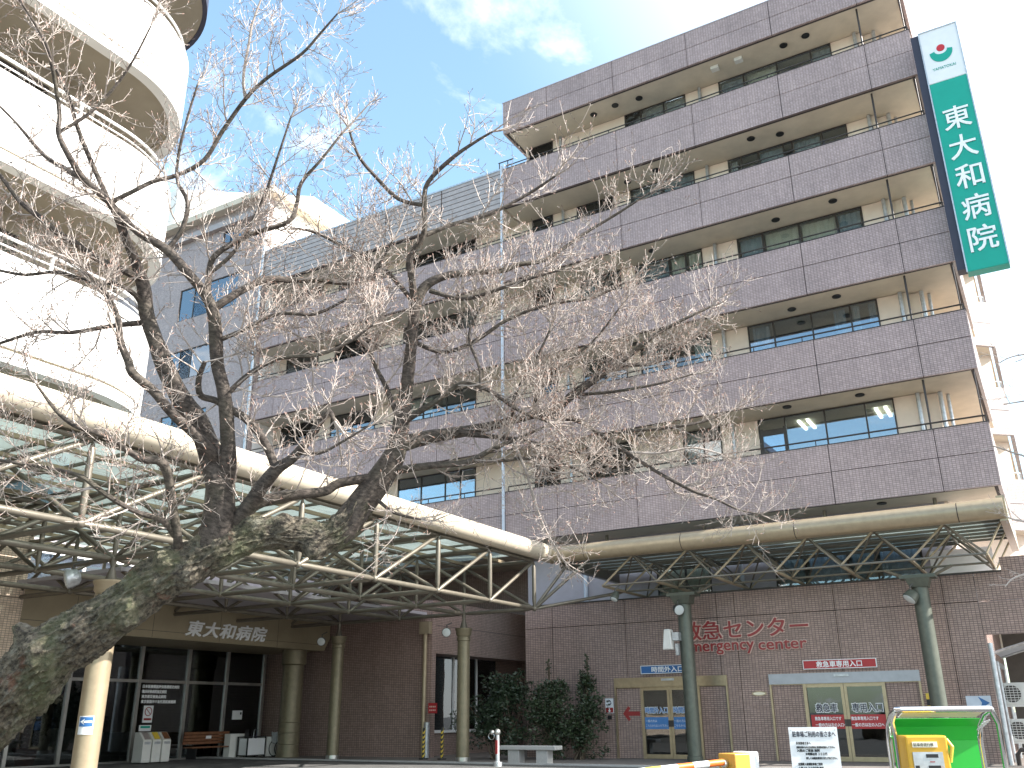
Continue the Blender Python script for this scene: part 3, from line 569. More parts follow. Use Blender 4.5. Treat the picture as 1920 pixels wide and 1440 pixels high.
MB().prism([(x, YE-0.036, z) for x, z in ((-2.3, 1.44), (-2.02, 1.61), (-2.3, 1.78), (-2.22, 1.61))], (0, 0.004, 0)).build('arrow', 'sign_blue', s)

# ------------------------------------------------------------------ passage at the right
s = thing('carport_roof', 'pale curved carport roof inside the passage at the right edge', 'roof', (-0.5, 32, 2.6))
pts = [(-1.75+3.4*i/10, 2.75+0.75*math.sin(math.pi*(0.12+0.5*i/10))) for i in range(11)]
b = MB()
for (x0, z0), (x1, z1) in zip(pts[:-1], pts[1:]): b.prism([(x0, 31.2, z0), (x1, 31.2, z1), (x1, 31.2, z1+0.03), (x0, 31.2, z0+0.03)], (0, 3, 0))
b.build('sheet', 'pipe_blue', s); b = MB()
for y in (31.19, 34.2): b.tube([(x, y, z-0.03) for x, z in pts], 0.035, 6)
b.box(-1.78, -1.70, 31.15, 34.2, 2.62, 2.78); b.build('frame', 'zinc', s)
for y in (31.2, 34.2): member('post', (-1.72, y, 0), (-1.72, y, 2.75), 0.05, 'zinc', s, taper=False)
def aircon(label, x, y, z):
    s = thing('air_conditioner', label, 'air conditioner', (x, y, z), group='air conditioners in the passage')
    box('casing', 'ac_white', s, x, x+0.8, y, y+0.32, z, z+0.62, bevel=0.02)
    b = MB()
    for i in range(8): b.box(x+0.05, x+0.55, y-0.02, y-0.005, z+0.06+i*0.068, z+0.075+i*0.068)
    for i in range(6): b.box(x+0.05+i*0.1, x+0.062+i*0.1, y-0.022, y-0.004, z+0.05, z+0.57)
    b.build('grille', 'ac_white', s); MB().prism([(x+0.3+0.24*math.cos(R(18*i)), y-0.003, z+0.31+0.24*math.sin(R(18*i))) for i in range(20)], (0, 0.002, 0)).build('fan_opening', 'dark_frame', s)
    MB().box(x, x+0.8, y+0.02, y+0.3, z-0.05, z-0.002).box(x, x+0.05, y+0.02, y+0.3, z-0.4, z-0.05).build('bracket', 'ac_white', s)
aircon('upper white air conditioner unit hung on the passage wall', -1.80, 31.4, 1.55); aircon('lower white air conditioner unit near the ground in the passage', -1.80, 31.4, 0.55)
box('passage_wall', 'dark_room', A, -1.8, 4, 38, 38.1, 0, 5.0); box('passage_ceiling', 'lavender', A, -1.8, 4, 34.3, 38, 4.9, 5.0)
s = thing('pipe_railing', 'grey steel pipe handrail standing in front of the passage', 'railing', (-1.4, 29.4, 0))
MB().tube([(-1.75, 29.6, 0), (-1.72, 29.6, 3.2)], 0.07, 10).build('post', 'zinc', s); MB().tube([(-1.55, 29.5, 0.0), (-1.55, 29.5, 0.28), (-1.45, 29.5, 0.4), (0.8, 29.5, 0.4)], 0.06, 8).build('rail', 'rail', s)

# ------------------------------------------------------------------ entrance block on the left
E = thing('entrance_block', 'brown tiled main entrance block with deep beige fascia and dark glazing', 'building', (-27, 22, 0))
XF, XG, YV, XC = -25.2, -28.4, 28.5, -20.25
box('fascia', 'fascia', E, XG-0.2, XF, 11.5, 28.1, 3.86, 4.92)
MB().prism([(XF-0.001, 28.1, 3.86), (XF-0.001, 28.4, 4.35), (XF-0.001, 28.4, 4.92), (XF-0.001, 28.1, 4.92)], (-3.2, 0, 0)).build('fascia', 'fascia', E)
box('fascia_cap', 'champagne', E, XF-0.3, XF+0.05, 11.5, 28.42, 4.921, 4.99)
for z in (4.08,): box('fascia_joint', 'joint', E, XF-0.002, XF+0.002, 11.5, 28.1, z, z+0.012)
for y in (14.3, 17.1, 19.9, 22.7, 25.5): box('fascia_joint', 'joint', E, XF-0.002, XF+0.003, y, y+0.012, 3.87, 4.91)
text('lettering', '東大和病院', 'letter_white', E, (XF+0.03, 21.2, 4.02), YD, ZD, 0.50, 3.7, 0.02, bold=0.012, shear=0.25, space=1.1)
mulls = [15.6, 17.6, 19.4, 20.2, 22.12, 24.24, 26.14, 28.1]
b = MB()
for y in mulls: b.box(XG-0.06, XG+0.06, y-0.06, y+0.06, 0, 3.855)
b.box(XG-0.05, XG+0.05, 15.5, 28.1, 2.62, 2.72).box(XG-0.05, XG+0.05, 15.5, 28.1, 0.0, 0.06)
gf = b.build('glass_screen', 'steel', E)
for a, b_ in zip(mulls[:-1], mulls[1:]):
    box('pane', 'dark_glass', gf, XG-0.008, XG+0.008, a+0.06, b_-0.06, 0.06, 2.62); box('pane', 'dark_glass', gf, XG-0.008, XG+0.008, a+0.06, b_-0.06, 2.72, 3.85)
for i, s_ in enumerate(('日本医療機能評価機構認定病院', '臨床研修病院指定病院', '東京都災害拠点病院', '東京都脳卒中急性期医療機関')):
    text('glass_lettering', s_, 'letter_white', gf, (XG+0.02, 22.3, 2.44-i*0.17), YD, ZD, 0.11, (1.6, 1.05, 1.05, 1.5)[i], 0.001, bold=0.004)
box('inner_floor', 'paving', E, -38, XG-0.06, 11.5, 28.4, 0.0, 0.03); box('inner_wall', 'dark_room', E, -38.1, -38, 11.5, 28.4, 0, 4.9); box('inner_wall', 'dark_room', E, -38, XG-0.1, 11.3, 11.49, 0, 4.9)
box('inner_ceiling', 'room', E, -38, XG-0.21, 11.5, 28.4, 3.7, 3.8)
box('reception_counter', 'room', E, -33.2, -32.6, 17, 24, 0.03, 1.1)
box('wall', 'tile_brown', E, -38, XC, YV, YV+0.25, 0, 5.55)
MB().box(XC-0.25, XC, YV+0.251, 36.6, 3.62, 5.55).box(XC-1.0, XC-0.8, YV+0.251, 36.6, 0, 0.85).box(XC-1.0, XC-0.8, YV+0.251, YV+1.0, 0.85, 3.62).box(XC-1.0, XC-0.8, 34.5, 36.6, 0.85, 3.62).box(XC-1.0, XC-0.251, YV+0.251, 36.6, 3.62, 3.75).build('wall', 'tile_brown', E)
MB().box(XC-0.003, XC+0.002, YV+0.25, 36.6, 4.62, 4.635).box(XC-0.003, XC+0.002, 31.9, 31.915, 3.63, 5.54).build('wall_joint', 'joint', E)
w = MB().box(XC-0.95, XC-0.85, 29.5, 29.58, 0.85, 3.62).box(XC-0.95, XC-0.85, 31.2, 31.28, 0.85, 3.62).box(XC-0.95, XC-0.85, 32.9, 32.98, 0.85, 3.62).box(XC-0.95, XC-0.7, 29.4, 34.5, 0.8, 0.9).build('window', 'white_paint', E)
for a, b_ in ((29.58, 31.2), (31.28, 32.9), (32.98, 34.5)): box('pane', 'dark_glass', w, XC-0.905, XC-0.895, a, b_, 0.9, 3.6)
box('roof', 'lavender', E, -38, XC-0.26, 15, YV-0.01, 5.0, 5.1); box('room_wall', 'dark_room', E, XC-4, XC-3.9, YV+0.3, 36.5, 0, 3.6)
# storey above the fascia
up = box('upper_wall', 'lavender', E, -30, -27.2, 15.4, 30, 5.1, 7.6)
f = MB().box(-27.19, -27.1, 15.6, 20.8, 6.35, 6.5).box(-27.19, -27.1, 15.6, 20.8, 5.2, 5.3).box(-27.19, -27.1, 18.4, 18.5, 5.3, 6.35).box(-27.19, -27.1, 20.7, 20.8, 5.3, 6.35).build('window', 'white_paint', E)
box('pane', 'bright_glass', f, -27.15, -27.14, 15.6, 18.4, 5.3, 6.35); box('pane', 'bright_glass', f, -27.15, -27.14, 18.5, 20.7, 5.3, 6.35)
box('pillar', 'tile_buff', E, -27.2, -25.0, 8.5, 15.28, 0, 4.62); box('pillar', 'tile_buff', E, -27.2, -25.0, 8.5, 15.28, 4.64, 7.6)
MB().lathe((-25.9, 27.2, 0), [(0.44, 0), (0.44, 0.12), (0.41, 0.12), (0.41, 0.45), (0.385, 0.46), (0.41, 0.47), (0.41, 0.85), (0.385, 0.86), (0.41, 0.87), (0.41, 1.22), (0.385, 1.23), (0.40, 1.24), (0.40, 3.3), (0.47, 3.35), (0.47, 3.86)], 24).build('column', 'column_paint', E)
b = MB().tube([(-20.5, YV-0.1, 0.1), (-20.5, YV-0.1, 4.6)], 0.085, 10).box(-20.72, -20.28, YV-0.2, YV-0.005, 4.3, 4.75); b.build('downpipe', 'champagne', E)
MB().tube([(-20.3, YV-0.16, 0.0), (-20.3, YV-0.16, 1.2)], 0.10, 10).build('standpipe', 'zinc', E)
s = thing('wall_sign', 'small red notice plate on the brown wall beside the downpipe', 'sign', (-20.05, YV, 1.4)); box('board', 'sign_red', s, -20.25+0.04, -20.25+0.42, YV-0.22, YV-0.2, 1.5, 1.85)
MB().box(-20.1, -20.0, YV-0.2, YV, 1.6, 1.64).build('bracket', 'dark_frame', s)
for i in range(2):
    for j in range(4): box('lettering', 'letter_rim', s, -20.16+j*0.075, -20.11+j*0.075, YV-0.223, YV-0.2205, 1.58+i*0.12, 1.63+i*0.12)

# ------------------------------------------------------------------ white curved building on the left
CB = thing('curved_building', 'sunlit white building with curved wraparound balconies at the left', 'building', (-22, 5, 0))
XW, RC, YC = -17.0, 3.0, 10.83
def outline(off, z, y0=-14.0):
    pts = [(XW-off, y0, z)]
    for i in range(21): a = R(90*i/20); pts.append((XW-RC+(RC-off)*math.cos(a), YC+(RC-off)*math.sin(a), z))
    pts.append((-30, YC+RC-off, z)); return pts
def ring(name, m_, par, o0, o1, z0, z1):
    a, b_ = outline(o0, z0), outline(o1, z0); b = MB(); n = len(a)
    for i in range(n-1):
        q = [a[i], a[i+1], b_[i+1], b_[i]]; t = [(x, y, z1) for x, y, z in q]
        b.poly([q[0], q[1], t[1], t[0]]); b.poly([q[3], t[3], t[2], q[2]][::1]); b.poly([t[0], t[1], t[2], t[3]]); b.poly([q[3], q[2], q[1], q[0]])
    o = b.build(name, m_, par, smooth=True); return o
for zb, zt in ((8.06, 10.32), (12.24, 14.3), (16.45, 18.45)):
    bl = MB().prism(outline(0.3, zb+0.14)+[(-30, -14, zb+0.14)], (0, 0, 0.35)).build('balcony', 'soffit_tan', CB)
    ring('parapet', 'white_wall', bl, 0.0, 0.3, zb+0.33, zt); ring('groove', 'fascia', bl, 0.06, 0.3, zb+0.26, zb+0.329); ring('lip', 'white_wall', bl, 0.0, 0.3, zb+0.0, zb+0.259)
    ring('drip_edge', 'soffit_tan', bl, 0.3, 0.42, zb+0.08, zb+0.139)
    rl = outline(0.15, zt+0.42); b = MB().tube(rl[:-1]+[rl[-1]], 0.035, 6); rl2 = outline(0.15, zt+0.22); b.tube(rl2, 0.02, 5)
    for i in range(9): y = -9+i*2.35; b.box(XW-0.19, XW-0.11, y-0.025, y+0.025, zt-0.01, zt+0.42)
    b.build('rail', 'white_paint', bl)
    # recessed wall with windows behind the balcony
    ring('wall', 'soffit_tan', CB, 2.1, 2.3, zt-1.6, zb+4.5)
    for i in range(5):
        y = -6+i*3.4; w = MB().box(XW-2.12, XW-2.04, y, y+2.4, zb+3.75, zb+3.85).box(XW-2.12, XW-2.04, y, y+0.06, zt, zb+3.75).box(XW-2.12, XW-2.04, y+2.34, y+2.4, zt, zb+3.75).box(XW-2.12, XW-2.04, y+1.17, y+1.23, zt, zb+3.75).build('window', 'dark_frame', CB)
        box('pane', 'window_glass', w, XW-2.075, XW-2.065, y+0.06, y+2.34, zt, zb+3.74)
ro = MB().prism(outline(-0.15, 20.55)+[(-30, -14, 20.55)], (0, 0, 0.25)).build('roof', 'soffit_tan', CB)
ring('rim', 'navy', ro, -0.28, -0.15, 20.5, 20.95)
ring('wall', 'white_wall', CB, 2.1, 2.3, 6.6, 8.2)
box('ground_floor_wall', 'tile_buff', CB, -30, -25.3, -14, 8.3, 0, 8.1)

# ------------------------------------------------------------------ main entrance canopy (space frame)
C1 = thing('entrance_canopy', 'bronze space frame canopy with frosted glass roof and thick edge tube', 'canopy', (-19, 15, 0))
GX = [-14.57, -17.32, -20.07, -22.82, -25.4]
GY = [1.45, 4.2, 6.95, 9.7, 12.45, 15.2, 17.95, 20.7, 23.45, 26.2]
ZL, ZU = 4.66, 6.2
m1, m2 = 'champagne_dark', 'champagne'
for i, x in enumerate(GX):
    for j, y in enumerate(GY):
        last = i == len(GX)-1
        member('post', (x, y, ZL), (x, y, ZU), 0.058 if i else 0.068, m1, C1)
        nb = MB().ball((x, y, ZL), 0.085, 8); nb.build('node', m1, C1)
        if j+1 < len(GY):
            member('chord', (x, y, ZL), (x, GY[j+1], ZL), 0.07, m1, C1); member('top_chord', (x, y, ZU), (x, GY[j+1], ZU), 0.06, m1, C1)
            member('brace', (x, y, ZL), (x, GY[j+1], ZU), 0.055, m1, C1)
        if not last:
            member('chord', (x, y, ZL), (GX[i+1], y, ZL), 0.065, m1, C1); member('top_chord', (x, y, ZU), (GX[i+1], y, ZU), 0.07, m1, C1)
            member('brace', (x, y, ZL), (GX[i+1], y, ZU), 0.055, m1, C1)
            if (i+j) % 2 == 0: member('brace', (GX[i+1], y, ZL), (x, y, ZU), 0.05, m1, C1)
for q0, q1 in (((-14.57, 26.2, ZL), (-12.9, 27.05, 6.25)), ((-14.57, 26.2, ZL), (-13.85, 27.2, 6.15)), ((-14.57, 26.2, ZL), (-12.48, 28.85, 5.33))): member('brace', q0, q1, 0.055, m1, C1)
# purlins and panes
px_ = [GX[0]-0.0+0.0]+[]
bars = []
for i in range(len(GX)-1):
    for q in (0.0, 0.5): bars.append(GX[i]+(GX[i+1]-GX[i])*q)
bars.append(GX[-1])
for x in bars: MB().box(x-0.035, x+0.035, GY[0], 26.55, ZU+0.09, ZU+0.18).build('purlin', m2, C1)
for j in range(len(GY)-1):
    for h in (0, 1):
        ya = GY[j]+h*1.375; MB().box(GX[-1], GX[0]-0.05, ya-0.03, ya+0.03, ZU+0.181, ZU+0.24).build('rafter', m1, C1)
        for a, b_ in zip(bars[:-1], bars[1:]): box('pane', 'canopy_glass', C1, b_+0.02, a-0.02, ya+0.02, ya+1.355, ZU+0.245, ZU+0.26)
tb = [0.2, 3.4, 7.2, 11.0, 12.05, 15.9, 19.8, 23.7, 27.2]
for a, b_ in zip(tb[:-1], tb[1:]): MB().tube([(-14.4, a+0.012, 6.53), (-14.4, b_-0.012, 6.53)], 0.29, 28).build('edge_tube', 'champagne_sunlit', C1)
MB().tube([(-14.4, 0.2, 6.53), (-14.4, 27.1, 6.53)], 0.275, 20).build('tube_core', 'joint', C1)
box('gutter', m1, C1, -14.75, -14.42, 0.2, 26.5, 6.24, 6.44)
def column(par, x, y, h, r, m_, cap=True):
    prof = [(r*1.12, 0), (r*1.12, 0.16), (r, 0.17), (r, h-0.42)]+([] if cap else [(r, h)])
    if cap: prof += [(r*1.12, h-0.4), (r*1.12, h-0.3), (r*1.02, h-0.28), (r*1.25, h-0.2), (r*1.25, h-0.1), (r*1.4, h-0.05), (r*1.4, h)]
    c = MB().lathe((x, y, 0), prof, 24).build('column', m_, par); return c
for x, y, r in ((-17.32, 12.45, 0.25), (-17.32, 26.2, 0.21), (-22.82, 26.2, 0.21), (-17.32, 1.45, 0.25)):
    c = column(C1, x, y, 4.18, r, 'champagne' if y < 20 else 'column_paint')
    MB().lathe((x, y, 4.18), [(0.14, 0), (0.05, 0.3), (0.08, ZL-4.2)], 10).build('pin', m1, c); MB().lathe((x, y, 0.0), [(r*1.15, 0.0), (r*1.15, 0.15)], 20).build('base_ring', 'steel', c)

# ------------------------------------------------------------------ emergency canopy (slender trusses)
C2 = thing('emergency_canopy', 'slender triangular truss canopy with long bronze tube above the emergency doors', 'canopy', (-7, 28.5, 0))
EX = [-12.48+1.87*i for i in range(7)]; EY = [27.05, 28.85, 30.75]; EZ, UZ = 5.33, 6.28; UX = [x+0.935 for x in EX[:-1]]
for j, y in enumerate(EY):
    for i, x in enumerate(EX):
        if i < 6:
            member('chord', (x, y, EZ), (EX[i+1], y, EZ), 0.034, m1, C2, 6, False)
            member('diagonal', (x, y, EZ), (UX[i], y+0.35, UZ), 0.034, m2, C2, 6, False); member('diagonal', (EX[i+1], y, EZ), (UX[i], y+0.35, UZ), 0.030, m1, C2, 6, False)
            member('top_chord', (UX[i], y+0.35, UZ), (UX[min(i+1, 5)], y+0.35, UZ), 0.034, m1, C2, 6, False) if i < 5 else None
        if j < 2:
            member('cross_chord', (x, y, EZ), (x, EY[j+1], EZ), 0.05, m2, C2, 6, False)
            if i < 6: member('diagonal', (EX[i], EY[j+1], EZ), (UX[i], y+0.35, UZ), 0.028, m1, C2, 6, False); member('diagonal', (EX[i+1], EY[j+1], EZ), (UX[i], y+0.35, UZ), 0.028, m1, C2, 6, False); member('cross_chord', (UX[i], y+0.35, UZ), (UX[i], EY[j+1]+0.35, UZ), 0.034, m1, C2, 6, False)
for x0 in (EX[-1],):
    for y in EY: member('diagonal', (x0, y, EZ), (-0.72, y+0.3, UZ), 0.034, m2, C2, 6, False)
yb = [27.0+0.62*i for i in range(8)]
for y in yb: MB().box(-13.9, -0.72, y-0.03, y+0.03, UZ+0.05, UZ+0.12).build('purlin', m1, C2)
xb = [-13.9+1.1*i for i in range(13)]
for a, b_ in zip(xb[:-1], xb[1:]):
    for c0, c1 in zip(yb[:-1], yb[1:]): box('pane', 'canopy_glass', C2, a+0.01, b_-0.01, c0+0.035, c1-0.035, UZ+0.125, UZ+0.14)
tx = [-14.3, -12.95, -9.45, -7.55+0.0, -5.95, -1.75, -0.62]
tx = [-14.3, -12.95, -9.6, -6.1, -1.75, -0.62]
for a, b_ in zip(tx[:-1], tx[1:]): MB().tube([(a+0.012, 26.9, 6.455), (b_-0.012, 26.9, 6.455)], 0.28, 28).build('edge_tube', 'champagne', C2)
MB().tube([(-14.3, 26.9, 6.455), (-0.7, 26.9, 6.455)], 0.265, 20).build('tube_core', 'joint', C2)
MB().ball((-14.4, 26.95, 6.53), 0.30, 18).build('corner_joint', 'champagne', C2)
MB().box(-0.78, -0.58, 26.9, 32.6, 6.12, 6.8).build('end_beam', 'champagne', C2); MB().box(-14.1, -13.92, 27.2, 32.6, 6.05, 6.45).build('end_beam', 'champagne_dark', C2)
for x in (-14.0, -10.2, -6.0, -2.6): member('tie_post', (x, 30.9, 6.3), (x, 30.9, BB[0]), 0.06, m1, C2, 8, False)
for x in (-10.35, -3.2):
    c = column(C2, x, 28.65, 4.75, 0.22, 'column_green', cap=False)
    MB().prism([(x-0.24, 28.4, 4.75), (x+0.24, 28.4, 4.75), (x+0.34, 28.3, 5.0), (x-0.34, 28.3, 5.0)], (0, 0.5, 0)).box(x-0.48, x+0.48, 28.35, 28.95, 5.0, 5.1).build('bracket', 'column_green', c)
    for dx in (-0.5, 0.5): member('strut', (x+dx*0.3, 28.65, 4.95), (x+dx*1.8, 28.85, EZ), 0.05, m1, c, 6, False)

# ------------------------------------------------------------------ lamps
def floodlight(label, c, d, r=0.15, body='lamp_body'):
    c = Vector(c); d = Vector(d).normalized(); s = thing('floodlight', label, 'floodlight', c, group='floodlights on the canopy columns')
    MB().tube([c-d*0.22, c-d*0.16, c-d*0.02, c+d*0.06], [r*0.5, r*0.85, r, r*1.05], 14).build('housing', body, s)
    MB().tube([c+d*0.061, c+d*0.075, c+d*0.10], [r*0.93, r*0.9, r*0.5], 14).build('lens', 'lamp_glass', s)
    MB().tube([c-d*0.05, c-d*0.05+Vector((0, 0, r+0.08)), c-d*0.2+Vector((0.1, 0.1, r+0.14))], 0.022, 6).build('bracket', 'lamp_body', s); return s
floodlight('round floodlight beside the capital of the right hand entrance column', (-17.75, 25.8, 4.05), (0.5, -1, -0.2))
floodlight('round floodlight beside the capital of the far entrance column', (-23.2, 25.7, 4.0), (0.6, -1, -0.3))
floodlight('floodlight at the top of the middle column before the annex', (-10.4, 28.25, 4.55), (0.7, -0.8, -0.4), 0.17)
floodlight('grey floodlight turned aside at the top of the right column', (-3.45, 28.3, 4.45), (-0.6, -0.4, -0.8), 0.2, 'column_green')
floodlight('large glass floodlight hanging by the sunlit column', (-18.1, 12.0, 4.25), (-0.5, -0.9, -0.3), 0.2, 'zinc')
floodlight('small floodlight hanging under the left end of the slender canopy', (-12.2, 27.3, 4.95), (-0.2, -0.5, -0.9), 0.13, 'column_green')
s = thing('column_fitting', 'white box shaped fitting on a bracket on the middle column', 'fitting', (-10.7, 28.3, 3.4))
MB().prism([(-10.98, 28.1, 3.32), (-10.66, 28.1, 3.32), (-10.70, 28.1, 3.95), (-10.90, 28.1, 3.95)], (0, 0.3, 0)).build('box', 'ac_white', s, bevel=0.03); MB().box(-10.66, -10.45, 28.2, 28.5, 3.6, 3.85).box(-10.6, -10.5, 28.25, 28.4, 3.15, 3.5).build('bracket', 'zinc', s)
s = thing('arrow_sign', 'blue plate with a white left arrow on the sunlit column', 'sign', (-17.1, 12.2, 1.0))
def on_col(u, z, e):           # wraps round the column at (-17.32, 12.45)
    a = R(-55)+u/0.27; return (-17.32+(0.255+e)*math.cos(a), 12.45+(0.255+e)*math.sin(a), z)
def wrap(name, m_, u0, u1, z0, z1, e):
    b = MB(); n = 8
    for i in range(n): ua, ub = u0+(u1-u0)*i/n, u0+(u1-u0)*(i+1)/n; b.poly([on_col(ua, z0, e), on_col(ub, z0, e), on_col(ub, z1, e), on_col(ua, z1, e)])
    b.build(name, m_, s, smooth=True)
wrap('plate', 'sign_white', -0.16, 0.16, 1.12, 1.47, 0.004); wrap('field', 'sign_blue', -0.14, 0.14, 1.27, 1.45, 0.009)
wrap('arrow_shaft', 'letter_white', -0.03, 0.125, 1.34, 1.38, 0.013)
MB().poly([on_col(-0.12, 1.36, 0.014), on_col(-0.02, 1.30, 0.014), on_col(-0.045, 1.36, 0.014), on_col(-0.02, 1.42, 0.014)]).build('arrow_head', 'letter_white', s)

# ------------------------------------------------------------------ things at the entrance
def bin_(label, y, top):
    s = thing('recycling_bin', label, 'bin', (-27.3, y, 0.03), group='recycling bins by the entrance'); x = -27.3
    MB().prism([(x-0.28, y-0.17, 0.03), (x+0.22, y-0.17, 0.03), (x+0.22, y-0.17, 0.72), (x-0.04, y-0.17, 0.98), (x-0.28, y-0.17, 0.98)], (0, 0.34, 0)).build('body', 'ac_white', s, bevel=0.02)
    MB().prism([(x+0.205, y-0.11, 0.76), (x+0.0, y-0.11, 0.965), (x+0.012, y-0.11, 0.977), (x+0.217, y-0.11, 0.772)], (0, 0.22, 0)).build('flap', top, s); MB().box(x+0.221, x+0.226, y-0.12, y+0.12, 0.6, 0.68).build('label_strip', 'zinc', s)
bin_('white recycling bin with grey flap, left of three', 21.75, 'louver'); bin_('white recycling bin with yellow flap, middle of three', 22.15, 'hazard_yellow'); bin_('white recycling bin with brown flap, right of three', 22.55, 'wood')
s = thing('notice_sign', 'white no smoking notice with a red ring on the entrance glass', 'sign', (-28.35, 22.5, 1.3))
box('board', 'sign_white', s, -28.385, -28.365, 22.45, 22.85, 1.28, 1.85); b = MB()
b.tube([(-28.36, 22.65+0.14*math.cos(R(20*i)), 1.65+0.14*math.sin(R(20*i))) for i in range(19)], 0.014, 5); b.tube([(-28.36, 22.56, 1.74), (-28.36, 22.74, 1.56)], 0.012, 5); b.build('ring', 'letter_red', s); box('strip', 'letter_red', s, -28.365, -28.36, 22.49, 22.81, 1.36, 1.43)
box('notice_board', 'sign_white', s, -28.385, -28.365, 22.35, 22.85, 1.0, 1.2); box('notice_strip', 'sign_green', s, -28.365, -28.362, 22.4, 22.8, 1.1, 1.17)
s = thing('wooden_bench', 'brown slatted wooden bench by the entrance glass', 'bench', (-27.6, 24.9, 0))
for i in range(4): box('slat', 'wood', s, -27.9+i*0.02, -27.86+i*0.02, 23.9, 26.0, 0.52+i*0.11, 0.61+i*0.11)
for i in range(4): box('slat', 'wood', s, -27.8+i*0.12, -27.7+i*0.12, 23.9, 26.0, 0.40, 0.44)
for y in (24.1, 25.8): box('leg', 'black', s, -27.82, -27.36, y-0.03, y+0.03, 0.03, 0.40)
box('name_plate', 'sign_white', s, -27.83, -27.815, 24.9, 25.15, 0.7, 0.8)
s = thing('umbrella_stand', 'white umbrella stand with black frame and a few umbrellas in it', 'umbrella stand', (-26.9, 26.3, 0))
b = MB()
for x in (-27.2, -26.7):
    for y in (25.9, 26.8): b.box(x-0.02, x+0.02, y-0.02, y+0.02, 0.03, 0.75)
for z in (0.08, 0.72):
    b.box(-27.2, -26.7, 25.88, 25.92, z, z+0.03).box(-27.2, -26.7, 26.78, 26.82, z, z+0.03).box(-27.22, -27.18, 25.92, 26.78, z, z+0.03).box(-26.72, -26.68, 25.92, 26.78, z, z+0.03)
b.build('frame', 'black', s); box('tray', 'sign_white', s, -27.15, -26.69, 25.93, 26.77, 0.1, 0.68); box('planter', 'ac_white', s, -27.1, -26.7, 26.9, 27.5, 0.03, 0.72); box('planter', 'ac_white', s, -27.6, -27.3, 25.6, 26.3, 0.03, 0.85)
r_ = random.Random(3)
for i in range(7): x, y = -27.1+r_.random()*0.35, 26.0+r_.random()*0.7; MB().tube([(x, y, 0.1), (x+r_.uniform(-.05, .05), y, 0.7), (x+0.01, y, 0.95), (x+0.05, y, 1.0)], [0.03, 0.025, 0.01, 0.01], 6).build('umbrella', r_.choice(['navy', 'zinc', 'sign_white', 'black']), s)
s = thing('wheeled_cart', 'grey wheeled cart with thin tube frame by the entrance column', 'cart', (-26.6, 27.3, 0)); b = MB()
for dx in (0, 0.3): b.tube([(-26.7+dx, 27.3+0.28*math.cos(R(20*i)), 0.31+0.28*math.sin(R(20*i))) for i in range(19)], 0.018, 6)
b.build('wheel', 'black', s); MB().tube([(-26.68, 27.1, 0.9), (-26.68, 27.15, 0.5), (-26.68, 27.6, 0.5), (-26.68, 27.7, 0.1)], 0.016, 6).tube([(-26.42, 27.1, 0.9), (-26.42, 27.15, 0.5), (-26.42, 27.6, 0.5), (-26.42, 27.7, 0.1)], 0.016, 6).build('frame', 'zinc', s); box('tray', 'zinc', s, -26.66, -26.44, 27.15, 27.55, 0.48, 0.53); box('end_panel', 'zinc', s, -26.66, -26.44, 27.1, 27.14, 0.55, 0.88)
s = thing('wall_notice', 'white notice with black mark on the entrance glass near the corner', 'sign', (-28.35, 26.9, 1.3)); box('board', 'sign_white', s, -28.385, -28.365, 26.6, 27.1, 1.35, 1.68); box('mark', 'black', s, -28.364, -28.36, 26.98, 27.06, 1.53, 1.62)

def leaves(b, c, rad, n, size, rnd, inner=0.35, shape=None):
    c = Vector(c)
    for i in range(n):
        while True:
            v = Vector((rnd.uniform(-1, 1), rnd.uniform(-1, 1), rnd.uniform(-1, 1)))
            if inner < v.length < 1: break
        p = c+Vector((v.x*rad[0], v.y*rad[1], v.z*rad[2]))
        a = Vector((rnd.gauss(0, 1), rnd.gauss(0, 1), rnd.gauss(0, 0.6))).normalized(); q = a.orthogonal().normalized(); q = (Quaternion(a, rnd.uniform(0, 6.28)) @ q); l = size*rnd.uniform(0.7, 1.3)
        b.poly([p-a*l*0.5, p+q*l*0.24, p+a*l*0.5, p-q*l*0.24])
def shrub(label, blobs, leaf, size, seed, dens):
    rn = random.Random(seed); c0 = blobs[0][0]; s = thing('shrub', label, 'shrub', (c0[0], c0[1], 0.008), group=None); b = MB(); st = MB()
    for c, rad in blobs:
        vol = rad[0]*rad[1]*rad[2]
        for i in range(int(26+60*vol)):      # clumps
            w = Vector((rn.gauss(0, 0.48), rn.gauss(0, 0.48), rn.gauss(0, 0.48)))
            if w.length > 1.08: continue
            cc = Vector(c)+Vector((w.x*rad[0], w.y*rad[1], w.z*rad[2])); k = min(rn.uniform(0.16, 0.36), rad[0]*1.2); leaves(b, cc, (k, k, k*0.8), int(dens*k*k*16), size, rn, 0.1)
        for i in range(5): st.tube([(c0[0]+rn.uniform(-.15, .15), c0[1]+rn.uniform(-.15, .15), 0), (c[0]+rn.uniform(-.4, .4)*rad[0], c[1]+rn.uniform(-.4, .4)*rad[1], c[2]*0.6), (c[0]+rn.uniform(-.6, .6)*rad[0], c[1]+rn.uniform(-.6, .6)*rad[1], c[2]+rad[2]*rn.uniform(0.3, 0.9))], [0.035, 0.02, 0.008], 5)
    b.build('foliage', leaf, s, smooth=False); st.build('stem', 'stem', s)
shrub('broad dark evergreen shrub beside the round column', [((-17.2, 28.0, 1.25), (1.6, 0.8, 1.2)), ((-16.9, 28.3, 2.3), (1.2, 0.6, 0.75))], 'leaf_dark', 0.13, 11, 30)
shrub('rounded green shrub with one thin upright shoot behind the stone bench', [((-15.4, 28.4, 1.1), (1.25, 0.75, 1.15)), ((-15.4, 28.7, 1.95), (0.9, 0.55, 0.6)), ((-15.55, 28.9, 2.75), (0.07, 0.07, 0.7))], 'leaf_mid', 0.12, 12, 30)
